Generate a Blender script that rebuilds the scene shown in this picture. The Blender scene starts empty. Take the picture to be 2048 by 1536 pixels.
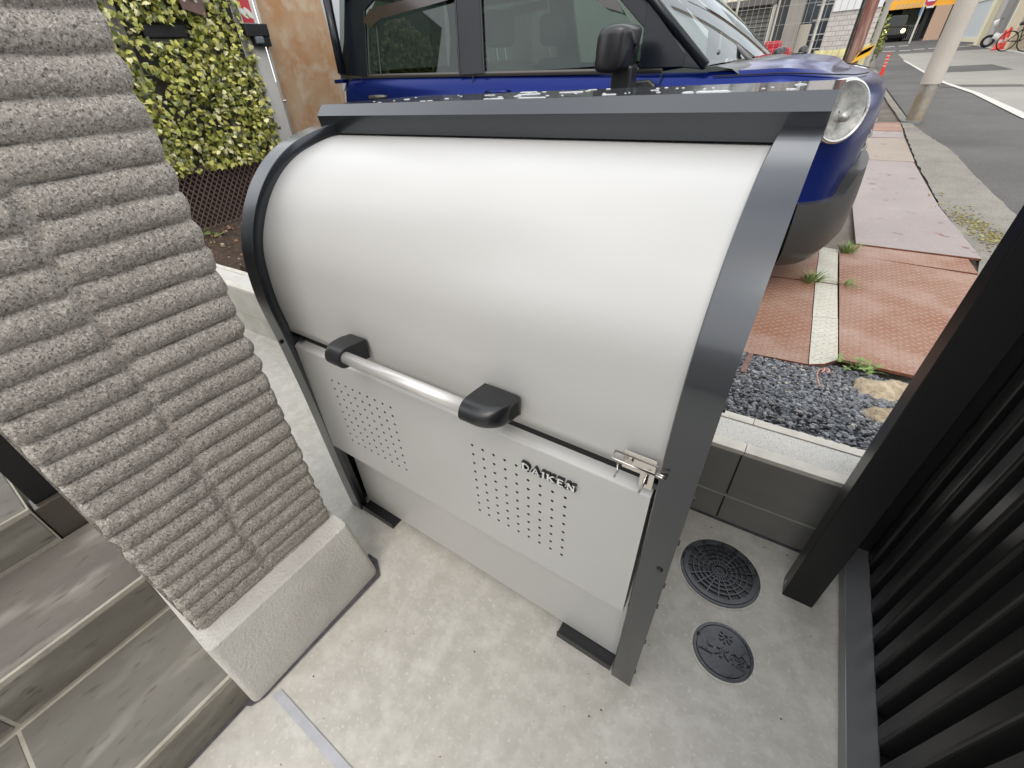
import bpy, bmesh, math, random
from mathutils import Vector, Matrix, noise
R = math.radians
sc = bpy.context.scene
# ------------------------------------------------------------------ camera
CAM_H = 1.26
cd = bpy.data.cameras.new('camera'); cam = bpy.data.objects.new('camera', cd); sc.collection.objects.link(cam)
CA = [[0.8198247, 0.296038, -0.4901519], [0.569234, -0.5142172, 0.6415242], [-0.062129, -0.8049485, -0.5900829]]
FPX, CX, CY = 859.609, 978.510, 760.959
cam.matrix_world = Matrix(((CA[0][0], -CA[0][1], -CA[0][2], 0), (CA[1][0], -CA[1][1], -CA[1][2], 0), (CA[2][0], -CA[2][1], -CA[2][2], CAM_H), (0, 0, 0, 1)))
cd.sensor_width = 36; cd.lens = FPX / 2048 * 36; cd.shift_x = (1024 - CX) / 2048; cd.shift_y = (CY - 768) / 2048
cd.clip_start = .02; cd.clip_end = 1000
sc.camera = cam
# ------------------------------------------------------------------ sky, sun, exposure
SUN_EL, SUN_AZ = 50, 158          # azimuth measured from +Y towards +X
w = bpy.data.worlds.new('World'); sc.world = w; w.use_nodes = True
nt = w.node_tree; N = nt.nodes; L = nt.links
bg = N['Background']; sky = N.new('ShaderNodeTexSky'); sky.sky_type = 'NISHITA'; sky.sun_disc = False
sky.sun_elevation = R(SUN_EL); sky.sun_rotation = R(SUN_AZ); sky.dust_density = 6; sky.air_density = 1.2; sky.ozone_density = .6
tc = N.new('ShaderNodeTexCoord'); nz = N.new('ShaderNodeTexNoise'); nz.inputs['Scale'].default_value = 2.2; nz.inputs['Detail'].default_value = 6
cr = N.new('ShaderNodeValToRGB'); cr.color_ramp.elements[0].position = .30; cr.color_ramp.elements[1].position = .62
cr.color_ramp.elements[0].color = (.4, .4, .4, 1); cr.color_ramp.elements[1].color = (1, 1, 1, 1)
mx = N.new('ShaderNodeMixRGB'); mx.inputs[2].default_value = (9.6, 9.7, 9.9, 1)
L.new(tc.outputs['Generated'], nz.inputs['Vector']); L.new(nz.outputs['Fac'], cr.inputs['Fac']); L.new(cr.outputs['Color'], mx.inputs['Fac'])
L.new(sky.outputs[0], mx.inputs[1]); L.new(mx.outputs[0], bg.inputs['Color']); bg.inputs['Strength'].default_value = .15
sd = bpy.data.lights.new('sun', 'SUN'); sun = bpy.data.objects.new('sun', sd); sc.collection.objects.link(sun)
sd.energy = .5; sd.angle = R(30); sd.color = (1, .98, .945)
sv = Vector((math.sin(R(SUN_AZ)) * math.cos(R(SUN_EL)), math.cos(R(SUN_AZ)) * math.cos(R(SUN_EL)), math.sin(R(SUN_EL))))
sun.rotation_euler = sv.to_track_quat('Z', 'Y').to_euler(); sun.location = sv * 20
sc.view_settings.view_transform = 'Standard'; sc.view_settings.look = 'None'; sc.view_settings.exposure = .62; sc.view_settings.gamma = 1
sc.cycles.max_bounces = 10
# ------------------------------------------------------------------ helpers
rnd = random.Random(7)
def tag(o, label=None, cat=None, group=None, kind=None):
    if label: o['label'] = label
    if cat: o['category'] = cat
    if group: o['group'] = group
    if kind: o['kind'] = kind
    return o
def thing(name, loc, label, cat, group=None):
    o = bpy.data.objects.new(name, None); sc.collection.objects.link(o); o.location = loc; o.empty_display_size = .1
    return tag(o, label, cat, group)
def root_loc(o):
    v = Vector((0, 0, 0))
    while o is not None: v += o.location; o = o.parent
    return v
class MB:
    def __init__(s): s.v = []; s.f = []; s.m = []; s.T = None
    def add(s, vs, fs, m=0):
        b = len(s.v)
        for p in vs:
            p = Vector(p); s.v.append(s.T @ p if s.T else p)
        for f in fs: s.f.append([b + i for i in f]); s.m.append(m)
        return s
    def box(s, a, b, m=0, T=None):
        x0, y0, z0 = a; x1, y1, z1 = b
        vs = [(x0, y0, z0), (x1, y0, z0), (x1, y1, z0), (x0, y1, z0), (x0, y0, z1), (x1, y0, z1), (x1, y1, z1), (x0, y1, z1)]
        if T: vs = [T @ Vector(v) for v in vs]
        return s.add(vs, [(3, 2, 1, 0), (4, 5, 6, 7), (0, 1, 5, 4), (1, 2, 6, 5), (2, 3, 7, 6), (3, 0, 4, 7)], m)
    def tube(s, pts, r, n=10, m=0, cap=True):
        pts = [Vector(p) for p in pts]; rs = r if isinstance(r, (list, tuple)) else [r] * len(pts)
        rings = []; t0 = (pts[1] - pts[0]).normalized(); u = t0.orthogonal().normalized()
        for i, p in enumerate(pts):
            t = ((pts[min(i + 1, len(pts) - 1)] - pts[max(i - 1, 0)])).normalized()
            u = (u - t * u.dot(t)); u = u.normalized() if u.length > 1e-6 else t.orthogonal().normalized(); v = t.cross(u)
            rings.append([p + (u * math.cos(a) + v * math.sin(a)) * rs[i] for a in [2 * math.pi * k / n for k in range(n)]])
        vs = [q for rg in rings for q in rg]; fs = []
        for i in range(len(pts) - 1):
            for k in range(n):
                k2 = (k + 1) % n; fs.append((i * n + k, i * n + k2, (i + 1) * n + k2, (i + 1) * n + k))
        if cap: fs.append(tuple(range(n - 1, -1, -1))); fs.append(tuple((len(pts) - 1) * n + k for k in range(n)))
        return s.add(vs, fs, m)
    def prism(s, poly, ext, m=0):
        """poly: 3D points of a planar outline, ext: extrusion vector"""
        n = len(poly); e = Vector(ext); vs = [Vector(p) for p in poly] + [Vector(p) + e for p in poly]
        return s.add(vs, [tuple(range(n))[::-1], tuple(range(n, 2 * n))] + [(i, (i + 1) % n, n + (i + 1) % n, n + i) for i in range(n)], m)
    def grid(s, rows, m=0, close=False, flip=False):
        n = len(rows[0]); vs = [p for r_ in rows for p in r_]; fs = []
        for i in range(len(rows) - 1):
            for k in range(n if close else n - 1):
                k2 = (k + 1) % n; q = (i * n + k, i * n + k2, (i + 1) * n + k2, (i + 1) * n + k); fs.append(q[::-1] if flip else q)
        return s.add(vs, fs, m)
    def disc(s, c, r, n=24, m=0, up=(0, 0, 1), r2=None):
        up = Vector(up).normalized(); u = up.orthogonal().normalized(); v = up.cross(u); c = Vector(c)
        return s.add([c + (u * math.cos(2 * math.pi * k / n) * r + v * math.sin(2 * math.pi * k / n) * (r2 or r)) for k in range(n)], [tuple(range(n))], m)
    def build(s, name, mats, parent=None, smooth=False, bevel=0, seg=2, solid=0, subsurf=0, fixn=True, auto=None):
        if not isinstance(mats, (list, tuple)): mats = [mats]
        off = root_loc(parent) if parent else Vector((0, 0, 0))
        me = bpy.data.meshes.new(name); me.from_pydata([tuple(v - off) for v in s.v], [], s.f)
        for m in mats: me.materials.append(m)
        me.polygons.foreach_set('material_index', s.m)
        if fixn:
            bm = bmesh.new(); bm.from_mesh(me); bmesh.ops.recalc_face_normals(bm, faces=bm.faces); bm.to_mesh(me); bm.free()
        if smooth: me.polygons.foreach_set('use_smooth', [True] * len(me.polygons))
        me.update()
        if auto is not None:
            me.polygons.foreach_set('use_smooth', [True] * len(me.polygons)); me.set_sharp_from_angle(angle=R(auto))
        o = bpy.data.objects.new(name, me); sc.collection.objects.link(o)
        if parent: o.parent = parent
        if solid: md = o.modifiers.new('s', 'SOLIDIFY'); md.thickness = solid; md.offset = -1
        if subsurf: md = o.modifiers.new('u', 'SUBSURF'); md.levels = md.render_levels = subsurf
        if bevel:
            md = o.modifiers.new('b', 'BEVEL'); md.width = bevel; md.segments = seg; md.limit_method = 'ANGLE'; md.angle_limit = R(35)
            md.harden_normals = False
        return o
# ------------------------------------------------------------------ materials
def mat(name, c1, c2=None, rough=.5, metal=0, scale=5, stretch=(1, 1, 1), detail=6, lo=.35, hi=.65, bump=0, bscale=None, bdist=.002,
        c3=None, s3=1, lo3=.55, hi3=.7, rough2=None, coat=0, spec=.5, rot=(0, 0, 0), speck=None, extra=None):
    m = bpy.data.materials.new(name); m.use_nodes = True; nt = m.node_tree; N = nt.nodes; L = nt.links; b = N['Principled BSDF']
    b.inputs['Roughness'].default_value = rough; b.inputs['Metallic'].default_value = metal; b.inputs['Coat Weight'].default_value = coat
    b.inputs['Coat Roughness'].default_value = .12; b.inputs['Specular IOR Level'].default_value = spec
    b.inputs['Base Color'].default_value = (*c1, 1)
    tc = N.new('ShaderNodeTexCoord'); mp = N.new('ShaderNodeMapping'); mp.inputs['Scale'].default_value = stretch; mp.inputs['Rotation'].default_value = rot
    L.new(tc.outputs['Object'], mp.inputs['Vector'])
    def nz(sc_, det=detail, dist=0, rgh=.6):
        n = N.new('ShaderNodeTexNoise'); n.inputs['Scale'].default_value = sc_; n.inputs['Detail'].default_value = det
        n.inputs['Roughness'].default_value = rgh; n.inputs['Distortion'].default_value = dist; L.new(mp.outputs[0], n.inputs['Vector']); return n.outputs['Fac']
    def ramp(src, lo, hi):
        r_ = N.new('ShaderNodeMapRange'); r_.inputs['From Min'].default_value = lo; r_.inputs['From Max'].default_value = hi; L.new(src, r_.inputs['Value']); return r_.outputs[0]
    col = None
    if c2 is not None:
        f = ramp(nz(scale), lo, hi); mx = N.new('ShaderNodeMixRGB'); mx.inputs[1].default_value = (*c1, 1); mx.inputs[2].default_value = (*c2, 1)
        L.new(f, mx.inputs[0]); col = mx.outputs[0]
        if rough2 is not None:
            rr = N.new('ShaderNodeMapRange'); rr.inputs['To Min'].default_value = rough; rr.inputs['To Max'].default_value = rough2; L.new(f, rr.inputs['Value']); L.new(rr.outputs[0], b.inputs['Roughness'])
    if c3 is not None:
        f = ramp(nz(s3), lo3, hi3); mx = N.new('ShaderNodeMixRGB'); mx.inputs[2].default_value = (*c3, 1)
        if col: L.new(col, mx.inputs[1])
        else: mx.inputs[1].default_value = (*c1, 1)
        L.new(f, mx.inputs[0]); col = mx.outputs[0]
    if speck:      # (scale, colour, lo, hi)
        for (ss, cc, l_, h_) in speck:
            f = ramp(nz(ss, 2), l_, h_); mx = N.new('ShaderNodeMixRGB'); mx.inputs[2].default_value = (*cc, 1)
            if col: L.new(col, mx.inputs[1])
            else: mx.inputs[1].default_value = (*c1, 1)
            L.new(f, mx.inputs[0]); col = mx.outputs[0]
    if col: L.new(col, b.inputs['Base Color'])
    if bump:
        bp = N.new('ShaderNodeBump'); bp.inputs['Strength'].default_value = bump; bp.inputs['Distance'].default_value = bdist
        L.new(nz(bscale or scale * 4, 5), bp.inputs['Height']); L.new(bp.outputs[0], b.inputs['Normal'])
    if extra: extra(m, N, L, b, tc)
    return m
def math_node(N, L, op, a, b_=None, c_=None):
    n = N.new('ShaderNodeMath'); n.operation = op
    for i, x in enumerate([a, b_, c_]):
        if x is None: continue
        if isinstance(x, (int, float)): n.inputs[i].default_value = x
        else: L.new(x, n.inputs[i])
    return n.outputs[0]
def checker_bumps(scale, tint):
    """raised lozenges of chequer plate, alternating directions"""
    def ex(m, N, L, b, tc):
        sp = N.new('ShaderNodeSeparateXYZ'); L.new(tc.outputs['Object'], sp.inputs[0]); M_ = lambda *a: math_node(N, L, *a)
        x = M_('MULTIPLY', sp.outputs[0], scale); y = M_('MULTIPLY', sp.outputs[1], scale)
        u = M_('ADD', x, y); v = M_('SUBTRACT', x, y)
        fu = M_('FLOOR', u); fv = M_('FLOOR', v)
        par = M_('FLOORED_MODULO', M_('ADD', fu, fv), 2)
        du = M_('ABSOLUTE', M_('SUBTRACT', M_('SUBTRACT', u, fu), .5)); dv = M_('ABSOLUTE', M_('SUBTRACT', M_('SUBTRACT', v, fv), .5))
        a_ = M_('ADD', M_('MULTIPLY', par, du), M_('MULTIPLY', M_('SUBTRACT', 1, par), dv))
        c_ = M_('ADD', M_('MULTIPLY', par, dv), M_('MULTIPLY', M_('SUBTRACT', 1, par), du))
        e = M_('SQRT', M_('ADD', M_('POWER', M_('DIVIDE', a_, .52), 2), M_('POWER', M_('DIVIDE', c_, .13), 2)))
        h = N.new('ShaderNodeMapRange'); h.inputs['From Min'].default_value = 1.1; h.inputs['From Max'].default_value = .6; L.new(e, h.inputs['Value'])
        bp = N.new('ShaderNodeBump'); bp.inputs['Strength'].default_value = 1; bp.inputs['Distance'].default_value = .006; L.new(h.outputs[0], bp.inputs['Height']); L.new(bp.outputs[0], b.inputs['Normal'])
        old = b.inputs['Base Color'].links[0].from_socket; mx = N.new('ShaderNodeMixRGB'); mx.inputs[2].default_value = (*tint, 1)
        L.new(M_('MULTIPLY', h.outputs[0], .65), mx.inputs[0]); L.new(old, mx.inputs[1]); L.new(mx.outputs[0], b.inputs['Base Color'])
    return ex
def glass_mat(name, tint, alpha, rough=.02, ior=1.5):
    m = bpy.data.materials.new(name); m.use_nodes = True; N = m.node_tree.nodes; L = m.node_tree.links
    for n in list(N):
        if n.type != 'OUTPUT_MATERIAL': N.remove(n)
    out = [n for n in N if n.type == 'OUTPUT_MATERIAL'][0]
    t = N.new('ShaderNodeBsdfTransparent'); t.inputs[0].default_value = (*[c * alpha for c in tint], 1)
    g = N.new('ShaderNodeBsdfGlossy'); g.inputs['Roughness'].default_value = rough; g.inputs[0].default_value = (.9, .95, .95, 1)
    fr = N.new('ShaderNodeFresnel'); ge = N.new('ShaderNodeNewGeometry'); mt = N.new('ShaderNodeMath'); mt.operation = 'MULTIPLY_ADD'; mt.inputs[1].default_value = 1 / ior - ior; mt.inputs[2].default_value = ior; L.new(ge.outputs['Backfacing'], mt.inputs[0]); L.new(mt.outputs[0], fr.inputs[0]); ms = N.new('ShaderNodeMixShader')
    L.new(fr.outputs[0], ms.inputs[0]); L.new(t.outputs[0], ms.inputs[1]); L.new(g.outputs[0], ms.inputs[2]); L.new(ms.outputs[0], out.inputs[0]); return m
def emis(name, c, s):
    m = bpy.data.materials.new(name); m.use_nodes = True; b = m.node_tree.nodes['Principled BSDF']
    b.inputs['Base Color'].default_value = (*c, 1); b.inputs['Emission Color'].default_value = (*c, 1); b.inputs['Emission Strength'].default_value = s; return m
m_conc = mat('floor_concrete', (.50, .482, .432), (.40, .383, .338), rough=.62, scale=2.0, lo=.22, hi=.78, detail=12, c3=(.56, .545, .495), s3=18, lo3=.42, hi3=.70, bump=.12, bscale=60, bdist=.001,
             speck=[(34, (.40, .382, .34), .52, .85), (95, (.60, .585, .53), .58, .76), (130, (.28, .265, .235), .70, .80)], rough2=.45)
m_joint = mat('joint_grey', (.42, .43, .46), (.37, .38, .40), rough=.6, scale=30)
m_gap = mat('dark_gap', (.09, .085, .095), (.055, .05, .055), rough=.8, scale=40)
m_grout = mat('grout', (.36, .34, .285), (.28, .265, .22), rough=.85, scale=25, bump=.3)
m_slate = [mat('slate_%s' % n, c1, c2, rough=.72, scale=2.6, stretch=(2.4, .8, 2.4), rot=(0, 0, .3), detail=12, lo=.33, hi=.67, bump=.5, bscale=7, bdist=.006, c3=c3, s3=4, lo3=.42, hi3=.75,
               speck=[(6, (.25, .235, .20), .54, .80), (22, (.075, .066, .052), .60, .78)]) for n, c1, c2, c3 in [('olive', (.112, .105, .085), (.155, .146, .124), (.125, .122, .102)), ('brown', (.105, .092, .078), (.132, .118, .102), (.088, .078, .068)), ('pale', (.150, .139, .114), (.118, .109, .088), (.185, .174, .146))]]
m_stone = mat('ribbed_stone', (.275, .256, .225), (.37, .345, .305), rough=.95, scale=12, lo=.3, hi=.7, bump=.8, bscale=190, bdist=.0035,
              speck=[(230, (.135, .122, .11), .52, .64), (210, (.47, .445, .40), .53, .66), (300, (.58, .55, .49), .58, .68), (280, (.09, .08, .074), .61, .70)])
m_base = mat('cast_base', (.46, .445, .41), (.56, .545, .505), rough=.8, scale=6, bump=1, bscale=140, bdist=.004, speck=[(260, (.56, .54, .50), .60, .75)])
m_lid = mat('silver_paint', (.505, .505, .492), (.487, .487, .473), rough=.33, rough2=.38, scale=2.2, metal=.1, coat=.0, spec=.4, bump=.05, bscale=900, bdist=.0003)
m_lid.node_tree.nodes['Principled BSDF'].inputs['Coat Roughness'].default_value = .18
m_frame = mat('charcoal_frame', (.052, .057, .064), rough=.27, metal=.7, coat=.6, spec=.5, bump=.04, bscale=700, bdist=.0003)
m_roof = mat('roof_panel', (.035, .037, .04), (.05, .052, .055), rough=.10, metal=.1, scale=4, coat=.4)
m_alu = mat('brushed_aluminium', (.66, .65, .63), rough=.38, metal=.55, stretch=(1, 30, 30), scale=12, bump=.05)
m_blackpl = mat('black_plastic', (.012, .013, .015), rough=.34, coat=.1)
m_steel = mat('stainless', (.66, .63, .59), rough=.25, metal=1)
m_void = mat('inner_black', (.006, .006, .007), rough=.7)
m_white = mat('letter_face', (.75, .76, .76), rough=.3, metal=.2)
m_iron = mat('cast_iron', (.040, .042, .047), (.085, .088, .096), rough=.18, metal=.5, scale=30, bump=.4, bscale=180, bdist=.0012, rough2=.5, coat=.15)
m_iron2 = mat('cast_iron_pit', (.012, .013, .015), (.03, .031, .034), rough=.3, scale=40, bump=.5, bscale=200)
m_fence = mat('black_powder_coat', (.010, .010, .011), (.013, .013, .014), rough=.36, metal=.25, scale=3, bump=.08, bscale=500, bdist=.0003)
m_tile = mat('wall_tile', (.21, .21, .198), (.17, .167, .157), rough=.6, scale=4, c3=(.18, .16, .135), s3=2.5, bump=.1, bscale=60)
m_kpale = mat('kerb_pale', (.50, .485, .43), (.36, .35, .30), rough=.85, scale=5, c3=(.27, .255, .21), s3=3, lo3=.6, hi3=.8, bump=.3, bscale=90)
m_kcap = mat('kerb_cap', (.62, .605, .56), (.54, .53, .49), rough=.85, scale=8, speck=[(240, (.30, .29, .26), .56, .66), (260, (.66, .65, .6), .58, .7)], bump=.4, bscale=200)
m_kstrip = mat('kerb_mortar', (.66, .63, .56), (.54, .51, .45), rough=.85, scale=14, bump=.3)
m_soil = mat('dark_soil', (.035, .022, .015), (.08, .052, .034), rough=.95, scale=22, detail=10, bump=1, bscale=60, bdist=.02, speck=[(120, (.30, .24, .16), .68, .74)])
m_gravbase = mat('gravel_bed', (.02, .02, .022), (.05, .05, .055), rough=.9, scale=70, bump=1, bscale=120, bdist=.01)
m_grav = [mat('slate_chip_%s' % n, c, tuple(k * .6 for k in c), rough=.8, scale=60, bump=.3) for n, c in [('dark', (.15, .157, .17)), ('mid', (.25, .258, .27)), ('blue', (.32, .34, .365)), ('pale', (.46, .42, .35))]]
m_mortar = mat('old_mortar', (.45, .375, .26), (.27, .215, .14), rough=.95, scale=26, detail=10, bump=1, bscale=60, bdist=.01, speck=[(90, (.22, .16, .1), .62, .72)])
m_rust = mat('rust_plate', (.21, .088, .046), (.25, .135, .088), rough=.66, scale=4, detail=10, c3=(.32, .225, .175), s3=3, lo3=.45, hi3=.70, extra=checker_bumps(22, (.46, .32, .26)), rough2=.45)
m_whiteplate = mat('painted_plate', (.50, .49, .42), (.42, .40, .33), rough=.55, scale=5, c3=(.30, .24, .17), s3=9, lo3=.62, hi3=.75, extra=checker_bumps(22, (.66, .65, .58)))
m_pink = mat('smooth_plate', (.255, .215, .205), (.22, .185, .175), rough=.5, scale=2, c3=(.28, .25, .235), s3=1.5, speck=[(8, (.17, .075, .05), .655, .70), (30, (.30, .26, .24), .6, .7)], bump=.08, bscale=40)
m_tan = mat('old_plate', (.24, .195, .155), (.27, .225, .19), rough=.55, scale=3, speck=[(9, (.20, .09, .05), .64, .70)], bump=.1)
m_rusty = mat('rust_edge', (.20, .065, .03), (.09, .03, .018), rough=.85, scale=30)
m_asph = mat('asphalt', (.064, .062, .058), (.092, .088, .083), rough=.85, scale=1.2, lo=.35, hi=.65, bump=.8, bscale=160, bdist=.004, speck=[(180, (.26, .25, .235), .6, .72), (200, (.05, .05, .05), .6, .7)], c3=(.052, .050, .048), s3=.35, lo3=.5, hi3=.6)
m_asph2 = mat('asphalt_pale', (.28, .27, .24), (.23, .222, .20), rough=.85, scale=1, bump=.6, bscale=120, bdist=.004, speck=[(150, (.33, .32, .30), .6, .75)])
m_gutter = mat('gutter_concrete', (.21, .20, .17), (.15, .14, .12), rough=.9, scale=3, bump=1, bscale=90, bdist=.005, speck=[(90, (.10, .095, .085), .55, .68), (160, (.38, .36, .32), .6, .7)])
m_line = mat('road_paint', (.50, .49, .46), (.38, .37, .34), rough=.7, scale=9, lo=.45, hi=.8)
m_ground = mat('lot_ground', (.10, .085, .07), (.17, .15, .125), rough=.95, scale=3, bump=.7, bscale=60, bdist=.01)
m_moss = mat('yellow_moss', (.27, .20, .06), (.15, .14, .07), rough=.95, scale=40, bump=.8)
m_leaf = [mat('ivy_%s' % n, c, tuple(k * .7 for k in c), rough=.45, scale=25) for n, c in [('lime', (.50, .49, .11)), ('green', (.23, .26, .035)), ('pale', (.68, .66, .34)), ('deep', (.09, .11, .02))]]
for m_ in m_leaf: m_.node_tree.nodes['Principled BSDF'].inputs['Subsurface Weight'].default_value = 0
m_grass = [mat('grass_%s' % n, c, rough=.6) for n, c in [('a', (.10, .17, .035)), ('b', (.15, .23, .055)), ('c', (.28, .29, .11))]]
m_net = mat('green_net', (.055, .075, .06), rough=.7)
m_backing = mat('screen_backing', (.055, .05, .04), (.10, .095, .08), rough=.8, scale=4)
m_boards = mat('weathered_boards', (.36, .34, .31), (.45, .42, .38), rough=.8, scale=6)
m_mesh = mat('brown_mesh', (.20, .14, .115), (.13, .09, .07), rough=.6, scale=30)
m_darkred = mat('dark_backing', (.035, .018, .014), (.06, .035, .03), rough=.9, scale=9)
m_paintedpost = mat('stained_white_post', (.52, .50, .47), (.60, .59, .56), rough=.6, scale=4, c3=(.36, .31, .26), s3=3, lo3=.6, hi3=.8)
def mesh_dots(m, N, L, b, tc):
    vo = N.new('ShaderNodeTexVoronoi'); vo.inputs['Scale'].default_value = 75; vo.inputs['Randomness'].default_value = 0
    mp = N.new('ShaderNodeMapping'); mp.inputs['Rotation'].default_value = (R(45), 0, 0); L.new(tc.outputs['Object'], mp.inputs[0]); L.new(mp.outputs[0], vo.inputs['Vector'])
    mr = N.new('ShaderNodeMapRange'); mr.inputs['From Min'].default_value = .20; mr.inputs['From Max'].default_value = .38; L.new(vo.outputs['Distance'], mr.inputs['Value'])
    old = b.inputs['Base Color'].links[0].from_socket; mx = N.new('ShaderNodeMixRGB'); mx.inputs[1].default_value = (.16, .08, .04, 1); L.new(mr.outputs[0], mx.inputs[0]); L.new(old, mx.inputs[2]); L.new(mx.outputs[0], b.inputs['Base Color'])
m_rustsheet = mat('rusty_perforated_sheet', (.42, .31, .20), (.36, .19, .085), rough=.8, scale=3, lo=.38, hi=.62, c3=(.50, .44, .34), s3=5, lo3=.5, hi3=.75, extra=mesh_dots)
m_wallwhite = mat('white_wall', (.55, .56, .57), (.50, .51, .52), rough=.8, scale=1)
m_blue = mat('blue_paint', (.003, .013, .12), rough=.24, metal=.6, coat=.16, spec=.2)
m_cblack = mat('gloss_black_paint', (.006, .008, .012), rough=.25, coat=.08, spec=.3)
m_cgrey = mat('grey_bumper_plastic', (.026, .025, .023), rough=.42, metal=.0, coat=.05, spec=.35)
m_trim = mat('belt_trim', (.10, .095, .085), rough=.3, metal=.6)
m_chrome = mat('chrome', (.50, .50, .48), rough=.16, metal=1)
m_rubber = mat('tyre_rubber', (.015, .015, .015), rough=.8)
m_seat = mat('seat_fabric', (.03, .028, .027), (.045, .042, .04), rough=.9, scale=60)
m_glass = glass_mat('tinted_side_glass', (.66, .74, .68), .80)
m_priv = glass_mat('privacy_glass', (.50, .57, .53), .70)
m_wind = glass_mat('windscreen_glass', (.80, .90, .84), .7, ior=2.3)
m_lens = glass_mat('clear_lens', (1, 1, 1), .95)
m_refl = mat('lamp_reflector', (.42, .415, .385), (.10, .10, .095), rough=.22, metal=.5, scale=16, bump=.4, bscale=30, bdist=.004)
m_amber = mat('amber_lens', (.75, .30, .06), rough=.2)
m_water = glass_mat('water_drop', (1, 1, 1), .97, .0)
# ------------------------------------------------------------------ setting: ground, floor, road
def plane_z(y): return .1 + .012 * (y - 5)
g = MB()
xs = [-400, -60, -20, -6, -3.4, -2.86]; 
rows = []
for y in [-400, -40, -4, 1.2]: rows.append([(x, y, -.03) for x in [-400, -60, -6, 0, 6, 60, 400]])
for y in [1.201, 5, 20, 60, 90, 140, 600]: rows.append([(x, y, max(.06, plane_z(y)) if y < 100 else plane_z(90)) for x in [-400, -60, -6, 0, 6, 60, 400]])
g.grid(rows).build('ground', m_ground).data; tag(bpy.data.objects['ground'], kind='structure')
f = MB()
def sheet(b, x0, y0, x1, y1, z, nx=1, ny=1): b.grid([[(x0 + (x1 - x0) * i / nx, y0 + (y1 - y0) * j / ny, z) for i in range(nx + 1)] for j in range(ny + 1)])
f.add([(-2.86, -.79, 0), (-2.86, 1.06, 0), (1.6, 1.18, 0), (1.6, -3, 0), (-.79, -3, 0), (-.79, -.79, 0)], [(0, 1, 2, 3, 4, 5)])
f.v = []; f.f = []; f.m = []
f.box((-2.86, -.795, -.1), (-.795, 1.2, 0)); 
f2 = MB().add([(-2.86, -3, 0), (1.7, -3, 0), (1.7, 1.2, 0), (-2.86, 1.2, 0)], [(0, 1, 2, 3)])
o = f2.build('concrete_floor', m_conc); tag(o, kind='structure')
o = MB().add([(-.752, -.025, .003), (.6, -.025, .003), (.6, -.004, .003), (-.745, -.004, .003)], [(0, 1, 2, 3)]).build('floor_joint', m_joint); tag(o, kind='structure')
# dark gap round the pillar base and along the step
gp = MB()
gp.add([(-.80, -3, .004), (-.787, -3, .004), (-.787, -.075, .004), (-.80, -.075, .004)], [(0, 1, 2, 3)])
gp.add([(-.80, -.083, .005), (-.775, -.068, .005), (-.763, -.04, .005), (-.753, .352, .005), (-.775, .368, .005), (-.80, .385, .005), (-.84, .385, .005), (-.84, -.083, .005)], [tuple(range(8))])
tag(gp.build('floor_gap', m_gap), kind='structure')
# grit and bits on the concrete
b = MB()
for i in range(240):
    x, y = (rnd.uniform(-.7, .36), rnd.uniform(-.6, 1.09)) if i < 150 else (rnd.uniform(-2.6, -1.1), rnd.uniform(.4, 1.0))
    q = len(b.v); r_ = rnd.choice([.0012, .0016, .002, .003]); a = rnd.uniform(0, 6.28)
    b.add([(x + r_ * math.cos(a + k * 1.2566), y + r_ * math.sin(a + k * 1.2566) * .7, .0006) for k in range(5)] + [(x, y, .0006 + r_ * .6)], [(k, (k + 1) % 5, 5) for k in range(5)], rnd.choice([0, 0, 1, 2]))
tag(b.build('floor_grit', [m_gap, mat('grit_brown', (.20, .15, .10), rough=.9), m_grout], fixn=False), kind='stuff')
# soil bed + gravel bed behind the low wall
def bedz(x, y):
    if x < -1.3: b = .285
    elif x < -.6: b = .285 + (x + 1.3) / .7 * .03 - .03 * 0
    else: b = .285
    if x >= -1.6:
        t = min(1, max(0, (x + 1.6) / 1.0)); b = b * (1 - t) + t * (.265 - max(0, y - 1.45) * .26)
    return b
s = MB(); nx, ny = 90, 34
s.grid([[(-4.25 + 3.0 * i / nx, 1.16 + 1.5 * j / ny, bedz(-4.25 + 3.0 * i / nx, 1.16 + 1.5 * j / ny) + .028 * (noise.noise(Vector((i * .35, j * .35, 2))) + .6 * noise.noise(Vector((i * 1.1, j * 1.1, 5))))) for i in range(nx + 1)] for j in range(ny + 1)])
tag(s.build('soil_bed', m_soil, smooth=True), kind='structure')
s = MB(); s.grid([[(-1.25 + 2.6 * i / 30, 1.20 + .95 * j / 14, bedz(-1.25 + 2.6 * i / 30, 1.2 + .95 * j / 14) - .006) for i in range(31)] for j in range(15)])
tag(s.build('gravel_ground', m_gravbase), kind='structure')
def chip(b, c, r, m):
    n = rnd.choice([5, 6, 7]); ang = rnd.uniform(0, 6.28); hgt = r * rnd.uniform(.2, .5); tilt = Matrix.Rotation(rnd.uniform(-.5, .5), 3, 'X') @ Matrix.Rotation(rnd.uniform(-.5, .5), 3, 'Y')
    el = rnd.uniform(.5, .95); top = []; bot = []
    for k in range(n):
        a = ang + 6.283 * k / n + rnd.uniform(-.25, .25); rr = r * rnd.uniform(.75, 1.1); ca, sa = math.cos(a) * rr, math.sin(a) * rr * el
        top.append(Vector(c) + tilt @ Vector((ca * .8, sa * .8, hgt))); bot.append(Vector(c) + tilt @ Vector((ca, sa, -hgt)))
    b.add(top + bot, [tuple(range(n))] + [(k, (k + 1) % n, n + (k + 1) % n, n + k) for k in range(n)], m)
s = MB()
for i in range(12000):
    x = rnd.uniform(-.3, .9) ; y = rnd.uniform(1.29, 2.12)
    r = rnd.choice([.004, .0045, .005, .006, .006, .007, .008, .010, .013]) * rnd.uniform(.7, 1.0)
    chip(s, (x, y, bedz(x, y) + rnd.uniform(-.002, .005)), r, rnd.choices([0, 1, 2, 3], [.5, .34, .12, .04])[0])
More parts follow.
